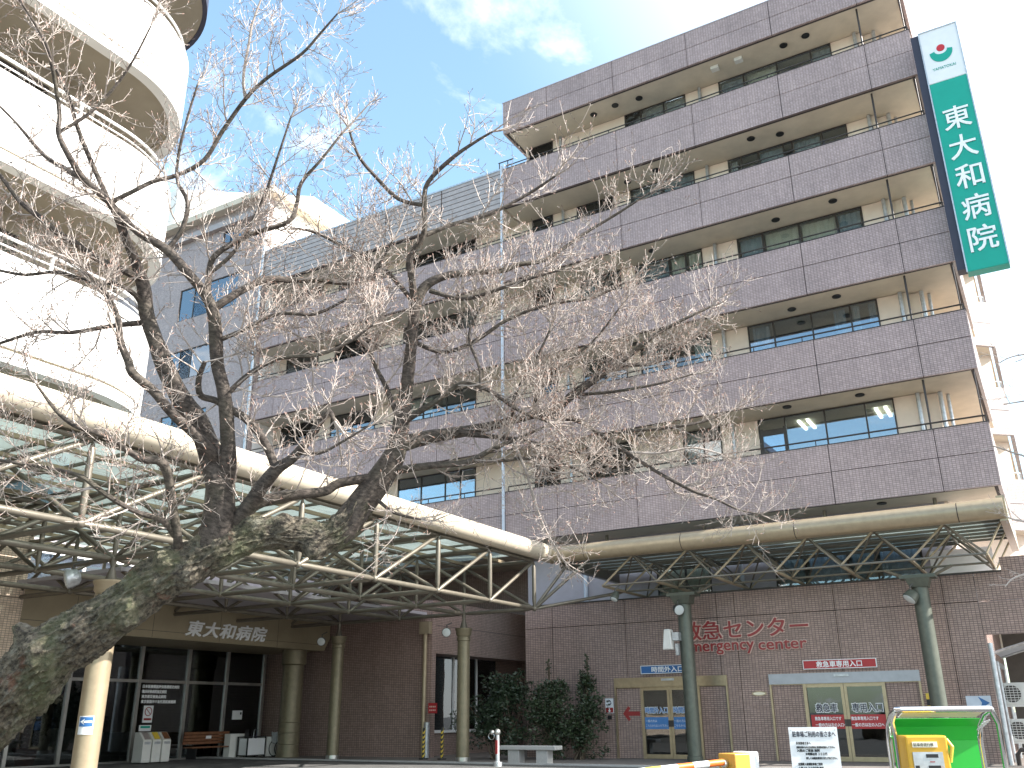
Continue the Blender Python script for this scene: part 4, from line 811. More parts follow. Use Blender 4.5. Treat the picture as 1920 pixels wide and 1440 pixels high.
shrub('lower green shrub with a leafy spike against the annex wall', [((-14.4, 28.8, 1.0), (1.0, 0.65, 1.05)), ((-14.25, 29.1, 1.75), (0.6, 0.45, 0.6)), ((-14.3, 29.3, 2.45), (0.2, 0.2, 0.4)), ((-14.25, 29.3, 3.0), (0.07, 0.07, 0.45))], 'leaf_mid', 0.12, 13, 30)
s = thing('potted_plant', 'leafy plant in a terracotta pot inside the entrance glass', 'plant', (-29.5, 19.0, 0.03))
MB().lathe((-29.5, 19.0, 0.03), [(0.26, 0), (0.36, 0.42), (0.40, 0.44), (0.40, 0.52), (0.33, 0.52)], 18).build('pot', 'terracotta', s); b = MB(); leaves(b, (-29.5, 19.0, 1.25), (0.6, 0.6, 0.7), 420, 0.22, random.Random(9), 0.1); b.build('foliage', 'leaf_mid', s); MB().tube([(-29.5, 19, 0.4), (-29.45, 19.05, 1.2)], [0.03, 0.02], 6).build('stem', 'stem', s)
s = thing('stone_bench', 'pale stone slab bench on two block legs before the shrubs', 'bench', (-14.4, 26.0, 0))
box('seat', 'granite', s, -15.7, -13.7, 25.75, 26.25, 0.40, 0.52, bevel=0.02)
for x in (-15.2, -14.2): box('leg', 'granite', s, x-0.2, x+0.2, 25.82, 26.18, 0.0, 0.399, bevel=0.015)
s = thing('bollard', 'slim white bollard post with red stripe and round metal head', 'bollard', (-14.9, 24.4, 0))
MB().lathe((-14.9, 24.4, 0), [(0.13, 0), (0.13, 0.12), (0.06, 0.13), (0.055, 0.86)], 14).build('post', 'zinc', s); MB().box(-14.935, -14.865, 24.325, 24.345, 0.34, 0.72).build('stripe', 'letter_red', s)
MB().ball((-14.9, 24.4, 0.94), 0.095, 10).ball((-15.05, 24.35, 0.93), 0.07, 8).build('head', 'steel', s); MB().tube([(-15.08+0.1*math.cos(R(20*i)), 24.35, 0.83+0.1*math.sin(R(20*i))) for i in range(19)], 0.012, 5).build('ring', 'steel', s)
def striped_post(label, x, y):
    s = thing('hazard_post', label, 'post', (x, y, 0), group='hazard posts by the wall'); MB().lathe((x, y, 0), [(0.16, 0), (0.16, 0.05), (0.05, 0.06), (0.045, 1.0), (0.02, 1.03)], 12).build('post', 'black', s)
    for i in range(6):
        b = MB(); z = 0.14+i*0.15
        for q in range(10): a0, a1 = R(36*q), R(36*q+36); h0, h1 = 0.07*math.sin(a0), 0.07*math.sin(a1); b.poly([(x+0.052*math.cos(a0), y+0.052*math.sin(a0), z+h0), (x+0.052*math.cos(a1), y+0.052*math.sin(a1), z+h1), (x+0.052*math.cos(a1), y+0.052*math.sin(a1), z+h1+0.07), (x+0.052*math.cos(a0), y+0.052*math.sin(a0), z+h0+0.07)])
        b.build('stripe', 'hazard_yellow', s, smooth=True)
striped_post('yellow and black hazard post, left of the pair by the wall', -19.6, 27.2); striped_post('yellow and black hazard post, right of the pair by the wall', -18.9, 27.3)
s = thing('hazard_strip', 'yellow and black padded strip on the right annex door jamb', 'strip', (-3.6, 29.9, 1))
for i in range(10): box('band', 'hazard_yellow' if i % 2 else 'black', s, -3.66, -3.58, YE-0.04, YE-0.002, 0.2+i*0.17, 0.2+i*0.17+0.165)

# ------------------------------------------------------------------ parking equipment at the lower right
def gpos(px, dist):            # ground point under a picture column, dist metres away
    r = ray(px, 1341); h = Vector((r.x, r.y, 0)).normalized(); return Vector((0, 0, 0))+h*dist
def local_box(name, m_, s, *b, bevel=0): return MB().box(*b).build(name, m_, s, bevel=bevel)
p = gpos(1752, 11.6); s = thing('ticket_shelter', 'bright green acrylic shelter in a bent chrome tube frame around the ticket machine', 'shelter', p, YAW-R(8)); s.scale = (0.78, 0.85, 0.925)
fr = MB()
for x in (-0.60, 0.66):
    fr.tube([(x, -0.30 if 0 else -0.25, 1.32), (x, -0.42, 1.45), (x, -0.40, 1.50), (x, -0.30, 1.52), (x, 0.1, 1.40), (x, 0.25, 1.2), (x, 0.3, 0)] if 0 else [(x, 0.3, 0), (x, 0.3, 1.15), (x, 0.2, 1.36), (x, -0.05, 1.48), (x, -0.32, 1.53)], 0.035, 10)
fr.tube([(-0.60, -0.32, 1.53), (-0.56, -0.38, 1.535), (0.62, -0.38, 1.535), (0.66, -0.32, 1.53)], 0.035, 10); fr.tube([(-0.6, 0.28, 1.22), (0.66, 0.28, 1.22)], 0.025, 8)
fr.tube([(-0.60, -0.3, 1.53), (-0.66, -0.28, 1.4), (-0.62, -0.2, 1.25), (-0.60, -0.1, 0)], 0.03, 8).tube([(0.66, -0.3, 1.53), (0.74, -0.26, 1.38), (0.76, -0.2, 1.2), (0.76, -0.15, 0)], 0.035, 8)
fr.build('frame', 'chrome', s)
b = MB(); prof = [(0.26, 0.25), (0.26, 1.18), (0.17, 1.34), (0.0, 1.43)]
for (y0, z0), (y1, z1) in zip(prof[:-1], prof[1:]): b.prism([(-0.55, y0, z0), (0.61, y0, z0), (0.61, y1, z1), (-0.55, y1, z1)], (0, 0.008, 0.004))
b.build('panel', 'acrylic_green', s); b = MB()
b.prism([(-0.5, 0.0, 1.445), (0.56, 0.0, 1.445), (0.56, -0.28, 1.50), (-0.5, -0.28, 1.50)], (0, 0.0, 0.01)); b.build('visor', 'ac_white', s)
for i in range(5): MB().tube([(0.69, 0.2-i*0.08, 1.33+i*0.02), (0.60, 0.2-i*0.08, 1.30+i*0.02)], 0.012, 5).build('clip', 'zinc', s)
p = gpos(1722, 11.2); s = thing('ticket_machine', 'yellow parking ticket machine with grey key panel', 'ticket machine', p, YAW-R(8))
local_box('cabinet', 'machine_yellow', s, -0.21, 0.21, -0.15, 0.2, 0.08, 1.16, bevel=0.02); local_box('plinth', 'granite', s, -0.25, 0.25, -0.2, 0.25, 0, 0.079); local_box('key_panel', 'zinc', s, -0.16, 0.14, -0.165, -0.151, 0.82, 1.0)
local_box('title_plate', 'curtain_cream', s, -0.15, 0.1, -0.163, -0.151, 1.045, 1.10); local_box('slot', 'black', s, -0.03, 0.09, -0.17, -0.166, 0.945, 0.98); local_box('slot', 'black', s, -0.02, 0.1, -0.17, -0.166, 0.835, 0.87); local_box('ledge', 'machine_yellow', s, -0.19, 0.19, -0.22, -0.152, 0.74, 0.79)
text('lettering', '駐車券発行機', 'black', s, (-0.14, -0.166, 1.055), XD, ZD, 0.035, 0.2, 0.001); MB().tube([(0.11, -0.168, 0.85), (0.11, -0.166, 0.85)], 0.02, 10).build('button', 'louver', s); local_box('button', 'black', s, -0.15, -0.11, -0.17, -0.166, 0.84, 0.87); local_box('button', 'letter_red', s, 0.0, 0.05, -0.168, -0.166, 0.9, 0.91)
MB().tube([(0.215, -0.12, 0.9), (0.25, -0.14, 1.05), (0.215, -0.1, 1.12)], 0.02, 8).build('grip', 'hazard_yellow', s)
p = gpos(1520, 11.0); s = thing('notice_board', 'white parking rules notice board with dark lettering on posts', 'notice board', p, YAW-R(10))
local_box('board', 'sign_white', s, -0.255, 0.255, -0.02, 0.0, 0.45, 1.25)
for x in (-0.2, 0.2): local_box('post', 'zinc', s, x-0.02, x+0.02, 0.002, 0.04, 0, 1.2)
lines = [('駐車場ご利用の皆さまへ', 1.15, 0.058, 0.45, -0.22, 'navy'), ('外来患者さまへ', 1.075, 0.026, 0.15, -0.19, 'black'), ('診察を受けられた方は受付に駐車券を提示して下さい。', 1.035, 0.022, 0.40, -0.19, 'black'), ('入院のご家族 無料', 1.0, 0.028, 0.24, -0.19, 'black'), ('８時間以内 ３００円', 0.965, 0.028, 0.22, -0.1, 'black'), ('詳しくは総合受付におたずね下さい。', 0.925, 0.024, 0.32, -0.1, 'black'), ('定期購入者様駐車場ご利用', 0.865, 0.026, 0.25, -0.19, 'black'), ('入庫より ３０分以内 無料', 0.825, 0.028, 0.26, -0.19, 'black'), ('以後１時間 １００円', 0.785, 0.026, 0.2, -0.08, 'black'), ('ご注意', 0.70, 0.04, 0.16, -0.08, 'letter_red')]
for t_, z, h, w_, x, m_ in lines: text('lettering', t_, m_, s, (x, -0.023, z), XD, ZD, h, w_, 0.001, bold=0.0009)
for x in (-0.23, 0.23):
    for z in (0.75, 1.22): MB().tube([(x, -0.026, z), (x, -0.02, z)], 0.006, 6).build('screw', 'zinc', s)
p = gpos(1377, 11.0); s = thing('barrier_gate', 'yellow and white parking barrier box with striped boom', 'barrier', p, YAW+R(24))
local_box('cabinet', 'gate_yellow', s, -0.15, 0.05, -0.14, 0.16, 0, 0.985, bevel=0.01); local_box('side_casing', 'sign_white', s, 0.051, 0.17, -0.14, 0.16, 0, 1.0, bevel=0.01)
b0 = Vector((-0.2, 0.0, 0.88)); MB().ball((-0.19, 0, 0.88), 0.045, 10).build('pivot', 'steel', s)
for i in range(9):
    a, c = -0.22-i*0.2, -0.22-(i+1)*0.2; MB().tube([(a, -0.02, 0.90-i*0.012), (c, -0.02, 0.90-(i+1)*0.012)], 0.035, 10).build('boom_section', ['hazard_orange', 'sign_white'][i % 2] if i < 3 else ['hazard_yellow', 'sign_white'][i % 2], s)

# ------------------------------------------------------------------ the leaning cherry tree
T = thing('cherry_tree', 'old leaning bare cherry tree with thick mossy trunk and spreading twigs', 'tree', (-6.9, 4.0, 0))
def smooth_path(pts, sub=5):
    P = [Vector(p[:3]) for p in pts]; Rr = [p[3] for p in pts]; out = []
    for i in range(len(P)-1):
        p0, p1, p2, p3 = P[max(i-1, 0)], P[i], P[i+1], P[min(i+2, len(P)-1)]
        for k in range(sub):
            t = k/sub; t2, t3 = t*t, t*t*t
            q = 0.5*((2*p1)+(p2-p0)*t+(2*p0-5*p1+4*p2-p3)*t2+(3*p1-p0-3*p2+p3)*t3); out.append((q, Rr[i]*(1-t)+Rr[i+1]*t))
    out.append((P[-1], Rr[-1])); return out
def limb3(pts):                # (px, py, radius px, depth) -> world
    res = []
    for x, y, r, d in pts: v = at(x, y, d); res.append((v.x, v.y, v.z, r*d/FPX))
    return res
rt = random.Random(21)
def noisy_tube(b, path, n, amp, seed):
    rn = random.Random(seed); ph = [[rn.uniform(0, 6.28) for _ in range(3)] for _ in range(8)]; base = len(b.v); m = len(path)
    a = None; L = 0
    for i, (p, r) in enumerate(path):
        t = (path[min(i+1, m-1)][0]-path[max(i-1, 0)][0]).normalized(); a = t.orthogonal().normalized() if a is None else (a-t*a.dot(t)).normalized(); c = t.cross(a)
        if i: L += (p-path[i-1][0]).length
        for k in range(n):
            w = 2*math.pi*k/n; q = 1.0
            for h in range(8): q += amp*(0.5 if h < 3 else 0.28)*math.sin((h % 4+1)*w+ph[h][0]+L*(2.0+1.7*h)+ph[h][1])
            q += rn.uniform(-1, 1)*amp*0.25
            b.v.append(tuple(p+(a*math.cos(w)+c*math.sin(w))*r*q))
    for i in range(m-1):
        for k in range(n): k2 = (k+1) % n; b.f.append((base+i*n+k, base+i*n+k2, base+(i+1)*n+k2, base+(i+1)*n+k))
    b.f.append(tuple(base+k for k in range(n-1, -1, -1))); b.f.append(tuple(base+(m-1)*n+k for k in range(n))); b.sm = True
foot = gpos(-330, 8.2)
tr_px = [(-250, 1600, 86, 8.2), (-120, 1436, 74, 8.1), (0, 1316, 61, 8.0), (100, 1222, 52, 7.95), (200, 1160, 44, 7.9), (300, 1084, 41, 7.9), (400, 1034, 33, 7.95), (480, 1004, 29, 8.05), (555, 1002, 28, 8.15), (606, 1008, 29, 8.2), (645, 988, 27, 8.25), (680, 942, 24, 8.3), (705, 905, 16, 8.32), (722, 880, 5, 8.34)]
tp = limb3(tr_px); tp = [(foot.x-0.3, foot.y, -0.05, 0.62), (foot.x-0.1, foot.y, 0.12, 0.5)]+tp
def bark_tube(path, n, lumps, seed):          # old bark: long furrows, plates and burls worked into the surface
    b = MB(); m = len(path); a = None; L = 0; off = Vector((seed*7.3, seed*3.1, 0))
    for i, (p, r) in enumerate(path):
        t = (path[min(i+1, m-1)][0]-path[max(i-1, 0)][0]).normalized(); a = t.orthogonal().normalized() if a is None else (a-t*a.dot(t)).normalized(); c = t.cross(a)
        if i: L += (p-path[i-1][0]).length
        for k in range(n):
            w = 2*math.pi*k/n; dv_ = a*math.cos(w)+c*math.sin(w); ca, sa = math.cos(w)*r, math.sin(w)*r
            q = Vector((ca*2.2, sa*2.2, L*1.1))+off
            h = 0.20*r*noise.noise(q)+0.14*r*noise.noise(q*2.6)+0.07*r*noise.noise(q*6)
            f = Vector((ca*17, sa*17, L*5.0))+off+Vector((0.6*noise.noise(Vector((ca*5, sa*5, L*5))), 0.6*noise.noise(Vector((ca*5, sa*5, L*5+9))), 0))
            rid = 1-abs(noise.noise(f)); rid2 = 1-abs(noise.noise(f*2.1+off))
            h += 0.15*r*(rid**4-0.4)+0.075*r*(rid2**3-0.4)+0.05*r*noise.noise(Vector((ca*48, sa*48, L*26)))+0.03*r*noise.noise(Vector((ca*95, sa*95, L*60)))
            pos = p+dv_*r
            for lc, lr, la in lumps:
                g = (pos-lc).length/lr
                if g < 1.6: h += la*math.exp(-g*g*2.2)
            b.v.append(tuple(p+dv_*(r+h)))
    for i in range(m-1):
        for k in range(n): k2 = (k+1) % n; b.f.append((i*n+k, i*n+k2, (i+1)*n+k2, (i+1)*n+k))
    b.f.append(tuple(range(n-1, -1, -1))); b.f.append(tuple((m-1)*n+k for k in range(n))); b.sm = True; return b
from mathutils import noise
TRUNK = smooth_path(tp, 30)
lumps = []
for px, py, r, d, am in ((75, 1225, 40, 7.72, 0.09), (150, 1180, 40, 7.7, 0.06), (48, 1190, 22, 8.0, 0.16), (240, 1150, 36, 7.75, 0.06), (310, 1050, 26, 7.8, 0.08), (470, 980, 24, 7.95, 0.07), (590, 1025, 24, 8.1, 0.08), (350, 1080, 24, 7.75, 0.05), (530, 985, 24, 8.05, 0.06), (410, 1010, 34, 7.95, 0.06), (90, 1275, 20, 7.7, 0.06), (20, 1300, 30, 7.72, 0.05)):
    lumps.append((at(px, py, d), r*d/FPX*1.1, am*1.35))
trunk = bark_tube(TRUNK, 150, lumps, 3).build('trunk', 'bark_trunk', T)
LIMBS = [
 [(396, 1042, 34, 7.97), (408, 1000, 33, 7.95), (415, 935, 27, 7.95), (412, 897, 27, 7.97), (400, 870, 23, 8.0), (375, 800, 20, 8.0), (345, 755, 18, 8.0), (310, 690, 17, 8.0), (290, 640, 15, 8.02), (275, 590, 14, 8.05), (270, 550, 13, 8.05), (265, 525, 12, 8.05), (255, 490, 9, 8.0), (235, 445, 8, 7.9), (208, 385, 7, 7.8), (160, 337, 6.5, 7.7), (130, 290, 6, 7.6), (110, 250, 5, 7.6), (112, 215, 4, 7.6), (103, 150, 3.5, 7.5), (88, 90, 3, 7.4), (67, 50, 2.5, 7.4), (30, -10, 2, 7.3)],
 [(425, 900, 18, 7.97), (428, 840, 14, 7.9), (420, 740, 13, 7.85), (408, 680, 12, 7.85), (402, 610, 12, 7.8), (396, 577, 11, 7.8), (383, 550, 9.5, 7.8), (355, 515, 9, 7.75), (310, 468, 9, 7.75), (260, 436, 7, 7.8), (208, 382, 6.5, 7.85), (167, 345, 6, 7.9), (125, 317, 5, 8.0), (83, 290, 4, 8.1), (30, 230, 2.5, 8.1), (-20, 180, 2, 8.2)],
 [(396, 577, 8, 7.8), (390, 547, 6.5, 7.82), (393, 510, 6, 7.9), (400, 485, 5.5, 7.9), (430, 460, 5.5, 7.95), (480, 436, 5, 8.0), (540, 415, 4.5, 8.05), (555, 382, 4, 8.1), (565, 342, 3.5, 8.1), (600, 300, 2.5, 8.1), (640, 250, 2, 8.2)],
 [(398, 580, 8, 7.8), (432, 558, 7.5, 7.85), (460, 541, 7, 7.95), (505, 522, 6.5, 8.05), (542, 525, 6, 8.15), (592, 527, 5, 8.2), (655, 532, 4, 8.25), (692, 525, 3.5, 8.3), (710, 500, 2.5, 8.3), (735, 450, 2, 8.3)],
 [(402, 862, 12, 7.95), (385, 835, 10, 7.85), (325, 775, 9, 7.7), (287, 732, 8.5, 7.65), (250, 700, 8, 7.6), (240, 677, 7.5, 7.6), (225, 642, 6.5, 7.6), (222, 600, 6, 7.6), (208, 565, 4, 7.6), (185, 535, 3, 7.6), (150, 500, 2, 7.5)],
 [(612, 1008, 24, 8.2), (645, 988, 28, 8.25), (680, 942, 26, 8.3), (705, 905, 25, 8.32), (735, 862, 22, 8.35), (748, 820, 17, 8.4), (757, 755, 14, 8.45), (767, 700, 12, 8.45), (773, 640, 11, 8.5), (777, 600, 10, 8.5), (780, 570, 10, 8.5), (800, 535, 9, 8.55), (840, 517, 7, 8.6), (890, 512, 6, 8.7), (940, 507, 5.5, 8.8), (973, 497, 5, 8.85), (1023, 485, 4, 8.9), (1090, 440, 3, 9.0), (1160, 400, 2.5, 9.0), (1220, 360, 1.6, 9.0)],
 [(779, 575, 8, 8.5), (773, 520, 7, 8.45), (770, 480, 6, 8.45), (795, 440, 5.5, 8.4), (796, 385, 5, 8.4), (801, 343, 4.5, 8.4), (847, 297, 4, 8.4), (890, 267, 3, 8.4), (923, 247, 2, 8.4)],
 [(796, 385, 4, 8.4), (747, 372, 4, 8.45), (707, 333, 3.5, 8.5), (673, 293, 3, 8.5), (655, 240, 2, 8.5)],
 [(742, 840, 17, 8.38), (757, 833, 15, 8.4), (807, 818, 12.5, 8.5), (873, 810, 10.5, 8.6), (925, 797, 9, 8.7), (990, 780, 8, 8.75), (1040, 770, 7, 8.8), (1073, 743, 6, 8.8), (1123, 707, 5.5, 8.85), (1173, 673, 5, 8.9), (1223, 633, 4, 8.9), (1273, 603, 3.2, 8.9), (1330, 575, 2, 8.95)],
 [(712, 895, 9, 8.32), (740, 884, 8, 8.3), (807, 873, 6.5, 8.3), (873, 866, 5.5, 8.3), (923, 843, 4.8, 8.35), (967, 823, 3.5, 8.4), (1020, 800, 2, 8.4)],
 [(873, 866, 4.5, 8.3), (940, 862, 3.6, 8.35), (1020, 858, 3.2, 8.4), (1080, 880, 2.5, 8.4), (1130, 905, 1.6, 8.4)],
 [(860, 812, 6, 8.55), (920, 818, 4.5, 8.45), (973, 823, 4, 8.4), (1040, 842, 3, 8.4), (1090, 850, 2, 8.4)],
 [(995, 780, 6, 8.75), (1073, 787, 4.5, 8.6), (1113, 808, 4, 8.6), (1173, 845, 3.8, 8.55), (1230, 884, 3.4, 8.5), (1297, 918, 3, 8.5), (1340, 936, 2.4, 8.5), (1385, 955, 1.8, 8.5), (1425, 965, 1.2, 8.5)],
 [(1140, 812, 3.2, 8.6), (1200, 807, 3.6, 8.6), (1260, 800, 3.2, 8.65), (1320, 790, 2.4, 8.7), (1370, 770, 1.4, 8.7)],
 [(752, 793, 8, 8.4), (790, 770, 6, 8.35), (820, 750, 5.2, 8.3), (867, 718, 4.8, 8.3), (917, 733, 4.2, 8.3), (973, 770, 3.4, 8.3), (1030, 790, 2.2, 8.3)],
 [(750, 790, 6, 8.42), (723, 720, 4.5, 8.5), (703, 687, 4, 8.6), (690, 640, 3, 8.6), (690, 590, 2, 8.6)],
 [(440, 985, 17, 8.0), (467, 947, 14, 7.95), (490, 915, 13, 7.9), (520, 880, 12, 7.85), (550, 857, 9.5, 7.8), (587, 813, 8, 7.8), (602, 785, 7, 7.8), (617, 773, 6, 7.8), (628, 790, 3.5, 7.75)],
 [(517, 880, 9, 7.87), (500, 837, 8, 7.9), (467, 790, 8, 7.9), (433, 767, 7, 7.9), (405, 750, 6.5, 7.9), (378, 740, 6, 7.85), (372, 710, 5.5, 7.8), (385, 680, 4, 7.75)],
 [(460, 965, 12, 7.98), (480, 945, 11, 8.0), (530, 930, 10, 8.1), (605, 922, 9, 8.2), (635, 907, 9, 8.25), (697, 895, 8.5, 8.3)],
 [(332, 1030, 9, 7.85), (332, 1008, 8.5, 7.8), (325, 952, 8.5, 7.75), (315, 897, 8.5, 7.7), (302, 867, 8.5, 7.65), (270, 862, 6, 7.6), (240, 845, 5.5, 7.55), (210, 825, 5.5, 7.5), (175, 810, 5, 7.45), (140, 797, 4.5, 7.4), (105, 770, 4, 7.4), (70, 720, 2, 7.4)],
 [(328, 1005, 6, 7.8), (305, 977, 6, 7.7), (262, 962, 5, 7.6), (225, 945, 5, 7.55), (195, 925, 5, 7.5), (172, 905, 5, 7.5), (150, 892, 4.5, 7.5), (100, 880, 3.5, 7.5), (0, 862, 3, 7.5), (-60, 850, 2, 7.5)],
 [(269, 526, 8, 8.05), (229, 507, 7, 7.9), (181, 484, 6.5, 7.85), (142, 459, 6.5, 7.8), (108, 436, 6, 7.75), (77, 409, 5.5, 7.7), (37, 378, 5, 7.7), (0, 330, 4, 7.7), (-40, 290, 3, 7.7)],
 [(267, 572, 6, 8.05), (250, 551, 5, 7.95), (217, 532, 4, 7.9), (167, 528, 3.5, 7.9), (110, 511, 3.2, 7.85), (48, 515, 3, 7.8), (0, 508, 2.5, 7.8), (-50, 500, 2, 7.8)],
 [(275, 604, 6, 8.05), (208, 611, 4.5, 7.95), (135, 623, 4.2, 7.9), (69, 624, 3.5, 7.85), (0, 643, 3, 7.8), (-50, 655, 2, 7.8)],
 [(206, 380, 5, 7.85), (250, 360, 4, 7.9), (287, 340, 4, 8.0), (333, 327, 4, 8.1), (383, 300, 4, 8.15), (417, 247, 4, 8.2), (460, 187, 3.8, 8.2), (500, 147, 3.2, 8.2), (567, 100, 2.8, 8.2), (600, 62, 2.2, 8.2), (632, 25, 1.5, 8.2)],
 [(460, 187, 3, 8.2), (455, 143, 2.6, 8.2), (467, 83, 2.4, 8.2), (473, 43, 2, 8.2), (492, -10, 1.6, 8.2)],
 [(203, 375, 5, 7.8), (167, 293, 4.2, 7.8), (143, 233, 4, 7.8), (127, 177, 3.5, 7.8), (100, 117, 3, 7.8), (70, 60, 2, 7.8)],
 [(110, 248, 3.5, 7.6), (167, 213, 3.2, 7.7), (217, 160, 2.6, 7.8), (250, 110, 2.2, 7.8), (283, 50, 1.6, 7.8)],
 [(312, 470, 5, 7.75), (340, 430, 5, 7.8), (350, 380, 4, 7.85), (330, 330, 3.2, 7.9), (345, 250, 2.4, 7.9), (370, 160, 1.8, 7.9)],
 [(393, 512, 4, 7.9), (440, 470, 3.6, 7.95), (490, 380, 3, 8.0), (520, 300, 2.4, 8.0), (545, 220, 1.6, 8.0)],
 [(780, 572, 5, 8.5), (720, 502, 4.5, 8.5), (660, 470, 4, 8.5), (600, 440, 3.2, 8.5), (560, 430, 2, 8.5)],
 [(800, 440, 4.5, 8.45), (850, 420, 4, 8.6), (920, 400, 3.5, 8.7), (990, 365, 3, 8.8), (1040, 330, 2, 8.8)],
 [(1040, 770, 5, 8.8), (1080, 730, 3.5, 8.9), (1150, 690, 3, 9.0), (1230, 680, 3, 9.0), (1290, 640, 2, 9.0)],
 [(775, 640, 5, 8.5), (830, 660, 4, 8.55), (890, 640, 4, 8.6), (950, 600, 3.4, 8.65), (1030, 570, 2.8, 8.7), (1110, 560, 2.2, 8.7), (1170, 530, 1.6, 8.7)],
 [(420, 745, 6, 7.85), (470, 700, 4.5, 7.9), (530, 670, 4, 7.9), (600, 665, 3.4, 7.95), (660, 640, 2.6, 8.0), (700, 610, 1.8, 8.0)],
 [(405, 640, 5, 7.82), (450, 620, 4, 7.85), (520, 590, 3.6, 7.9), (590, 590, 3.2, 7.95), (650, 560, 2.2, 8.0)],
 [(806, 545, 5, 8.55), (870, 560, 4, 8.5), (930, 545, 3.6, 8.5), (1000, 520, 3, 8.5), (1060, 505, 2, 8.5)],
 [(960, 822, 3.2, 8.4), (985, 880, 3, 8.35), (1000, 930, 2.6, 8.3), (1020, 985, 2, 8.3), (1045, 1030, 1.4, 8.3)],
 [(1000, 778, 4.5, 8.75), (1010, 735, 3.6, 8.7), (1050, 690, 3, 8.65), (1110, 640, 2.4, 8.6), (1160, 580, 1.6, 8.6)],
 [(960, 790, 4, 8.7), (965, 740, 3.2, 8.6), (1000, 680, 2.6, 8.5), (1030, 620, 2, 8.5)],
 [(1080, 740, 3.6, 8.8), (1150, 735, 3, 8.7), (1230, 720, 2.4, 8.6), (1300, 700, 1.6, 8.6)],
 [(1180, 848, 3, 8.55), (1240, 850, 2.4, 8.5), (1300, 840, 2, 8.5), (1350, 850, 1.4, 8.5)],
 [(900, 735, 3.6, 8.3), (900, 690, 3, 8.35), (880, 630, 2.6, 8.4), (900, 580, 2, 8.4)],
 [(700, 660, 3.2, 8.6), (650, 620, 3, 8.5), (590, 640, 2.4, 8.5), (540, 620, 1.8, 8.5)],
 [(560, 850, 3.6, 7.8), (600, 850, 3, 7.7), (640, 830, 2.4, 7.7), (690, 800, 1.8, 7.7)],
 [(700, 930, 4, 8.28), (740, 960, 3, 8.2), (790, 975, 2, 8.15)],
]
PATHS = []
for i, L in enumerate(LIMBS):
    pt = smooth_path(limb3([(x+rt.uniform(-1.5, 1.5) if j else x, y+rt.uniform(-1.5, 1.5) if j else y, r, d) for j, (x, y, r, d) in enumerate(L)]), 4)
    big = L[0][2] > 8
    b = MB(); noisy_tube(b, pt, 14 if big else 8, 0.05 if big else 0.04, 100+i); b.build('branch', 'bark_limb' if max(p[2] for p in L) > 3.4 else 'twig', T)
    PATHS.append((pt, L))
# twigs: recursive shoots with upturned tips and short spurs
tw = MB(); buds = MB()
def grow(p, d, L, r0, lvl, rn, out):
    n = max(3, int(L/0.07)); n = min(n, 9); st = L/n; pts = [p.copy()]; rad = [r0]; q = p.copy(); dd = d.normalized()
    curl = rn.uniform(0.02, 0.22)
    for i in range(n):
        dd = (dd+Vector((rn.gauss(0, 0.13), rn.gauss(0, 0.13), rn.gauss(0, 0.12)+curl*(0.4+i/n)))).normalized(); q = q+dd*st; pts.append(q.copy()); rad.append(max(0.0019, r0*(1-0.70*(i+1)/n)))
    out.tube(pts, rad, 4 if r0 > 0.006 else 3, cap=False)
    if lvl < 3:
        sp = (0.07, 0.05, 0.045)[lvl]; m = int(L/sp)
        for j in range(m):
            t = rn.uniform(0.12, 1.0); i = min(n-1, int(t*n)); b0 = pts[i].lerp(pts[i+1], t*n-i if t < 1 else 1)
            tang = (pts[i+1]-pts[i]).normalized(); side = (Quaternion(tang, rn.uniform(0, 6.283)) @ tang.orthogonal()).normalized()
            nd = (tang*rn.uniform(0.35, 0.9)+side*rn.uniform(0.5, 1.0)+Vector((0, 0, 0.10))).normalized()
            if lvl == 0: l2 = L*rn.uniform(0.25, 0.6)*(1.1-0.55*t)
            elif lvl == 1: l2 = rn.uniform(0.06, 0.26)*(1.1-0.4*t) if rn.random() < 0.8 else rn.uniform(0.2, 0.42)
            else: l2 = rn.uniform(0.015, 0.06)
            if l2 > 0.012: grow(b0, nd, l2, min(rad[i]*0.72, (0.0075, 0.0050, 0.0034)[lvl]), lvl+1, rn, out)
    if rn.random() < 0.35:
        e = pts[-1]; dd = (pts[-1]-pts[-2]).normalized(); buds.tube([e-dd*0.004, e+dd*0.008, e+dd*0.022], [0.0018, 0.0036, 0.001], 3, cap=False)
rn = random.Random(77)
for pt, L in PATHS:
    acc = 0; nxt = rn.uniform(0.05, 0.2); tot = len(pt)
    for i in range(1, tot):
        seg = (pt[i][0]-pt[i-1][0]).length; acc += seg
        r = pt[i][1]
        if r > 0.075: nxt = acc+0.1; continue
        while acc > nxt:
            big = r > 0.028
            nxt += rn.uniform(0.09, 0.24) if big else rn.uniform(0.036, 0.10)*(1.0 if pt[i][0].z < 5.6 else 1.9)
            tang = (pt[i][0]-pt[i-1][0]).normalized(); side = (Quaternion(tang, rn.uniform(0, 6.283)) @ tang.orthogonal()).normalized()
            nd = (tang*rn.uniform(0.2, 0.9)+side+Vector((0, 0, 0.15))).normalized(); ln = rn.uniform(0.28, 0.72)*(0.75 if big else 1.0)*(1.0 if pt[i][0].z < 5.6 else 0.8)
            grow(pt[i][0], nd, ln, min(r*0.45, 0.0085), 1 if rn.random() < 0.62 else 0, rn, tw)
    e, r = pt[-1]; tang = (pt[-1][0]-pt[-2][0]).normalized()
    if L[-1][2] < 4:
        for q in range(3): grow(e, (tang+Vector((rn.gauss(0, .3), rn.gauss(0, .3), rn.gauss(0, .25)))).normalized(), rn.uniform(0.25, 0.55), max(r*0.8, 0.004), 1, rn, tw)
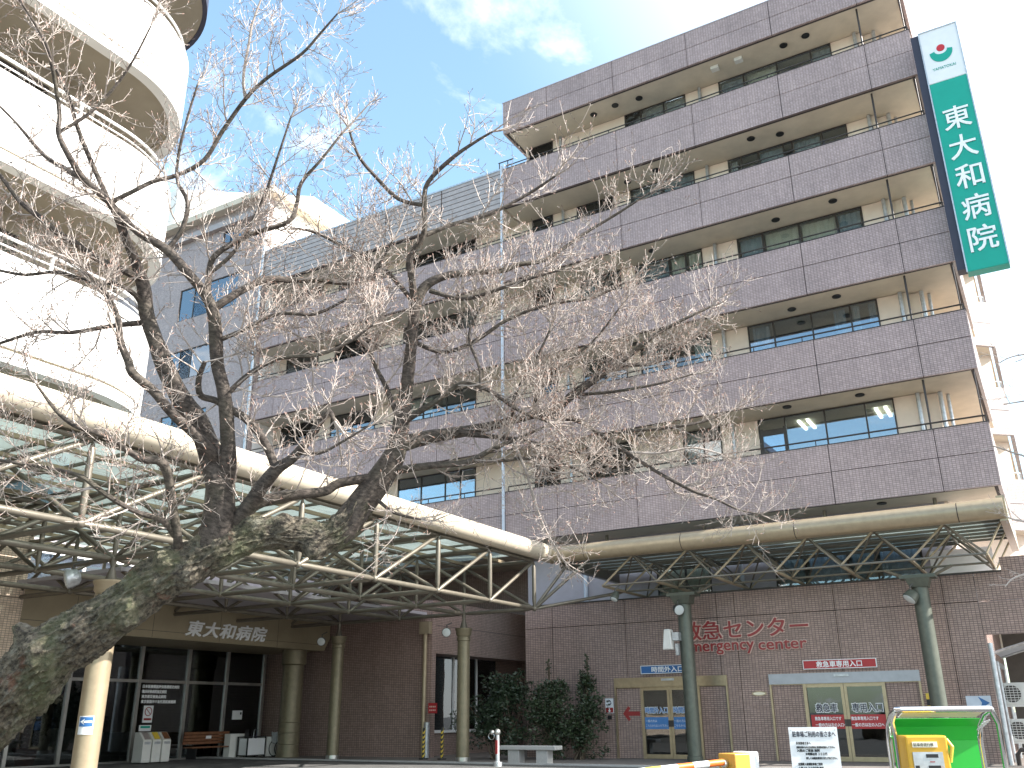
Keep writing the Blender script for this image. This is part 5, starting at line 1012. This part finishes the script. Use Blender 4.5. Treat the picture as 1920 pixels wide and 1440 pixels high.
o = tw.build('crown', 'twig', T); o['kind'] = 'stuff'
o = buds.build('buds', 'bud', T); o['kind'] = 'stuff'
print('twig faces', len(tw.f), len(buds.f))

# twigs of a second tree reaching in at the right edge
T2 = thing('bare_tree', 'thin bare twigs of another tree reaching in at the right edge', 'tree', at(2250, 1500, 8.6).xy.to_3d())
b = MB(); t2 = MB(); rn = random.Random(5)
trk = limb3([(2290, 1800, 40, 8.9), (2270, 1400, 36, 8.8), (2240, 1000, 28, 8.7), (2200, 600, 18, 8.6), (2180, 250, 8, 8.5)]); trk[0] = (trk[0][0], trk[0][1], 0, trk[0][3]); noisy_tube(b, smooth_path(trk, 5), 14, 0.06, 9); b.build('trunk', 'bark_limb', T2)
for L in ([(2200, 640, 8, 8.6), (2060, 650, 4, 8.6), (1960, 660, 2, 8.6), (1900, 668, 1.4, 8.6), (1868, 684, 1, 8.6)], [(2220, 760, 8, 8.6), (2050, 740, 4, 8.6), (1950, 748, 2, 8.6), (1882, 758, 1.2, 8.6)], [(2235, 950, 9, 8.6), (2060, 900, 4, 8.6), (1960, 868, 2.4, 8.6), (1905, 850, 1.8, 8.6), (1858, 835, 1.2, 8.6)], [(2245, 1050, 9, 8.6), (2080, 1010, 4, 8.6), (1970, 985, 2.4, 8.6), (1905, 975, 1.8, 8.6), (1880, 965, 1.2, 8.6)], [(2250, 1150, 9, 8.6), (2080, 1100, 4, 8.6), (1960, 1075, 2.4, 8.6), (1905, 1082, 1.6, 8.6), (1885, 1100, 1.0, 8.6)]):
    pt = smooth_path(limb3(L), 4); t2.tube([p for p, r in pt], [r for p, r in pt], 5, cap=False)
    for i in range(3, len(pt), 2):
        for q in range(1):
            tang = (pt[i][0]-pt[i-1][0]).normalized(); side = (Quaternion(tang, rn.uniform(0, 6.283)) @ tang.orthogonal()).normalized(); grow(pt[i][0], (tang+side).normalized(), rn.uniform(0.1, 0.28), 0.004, 1 if rn.random() < 0.5 else 2, rn, t2)
o = t2.build('crown', 'twig', T2); o['kind'] = 'stuff'
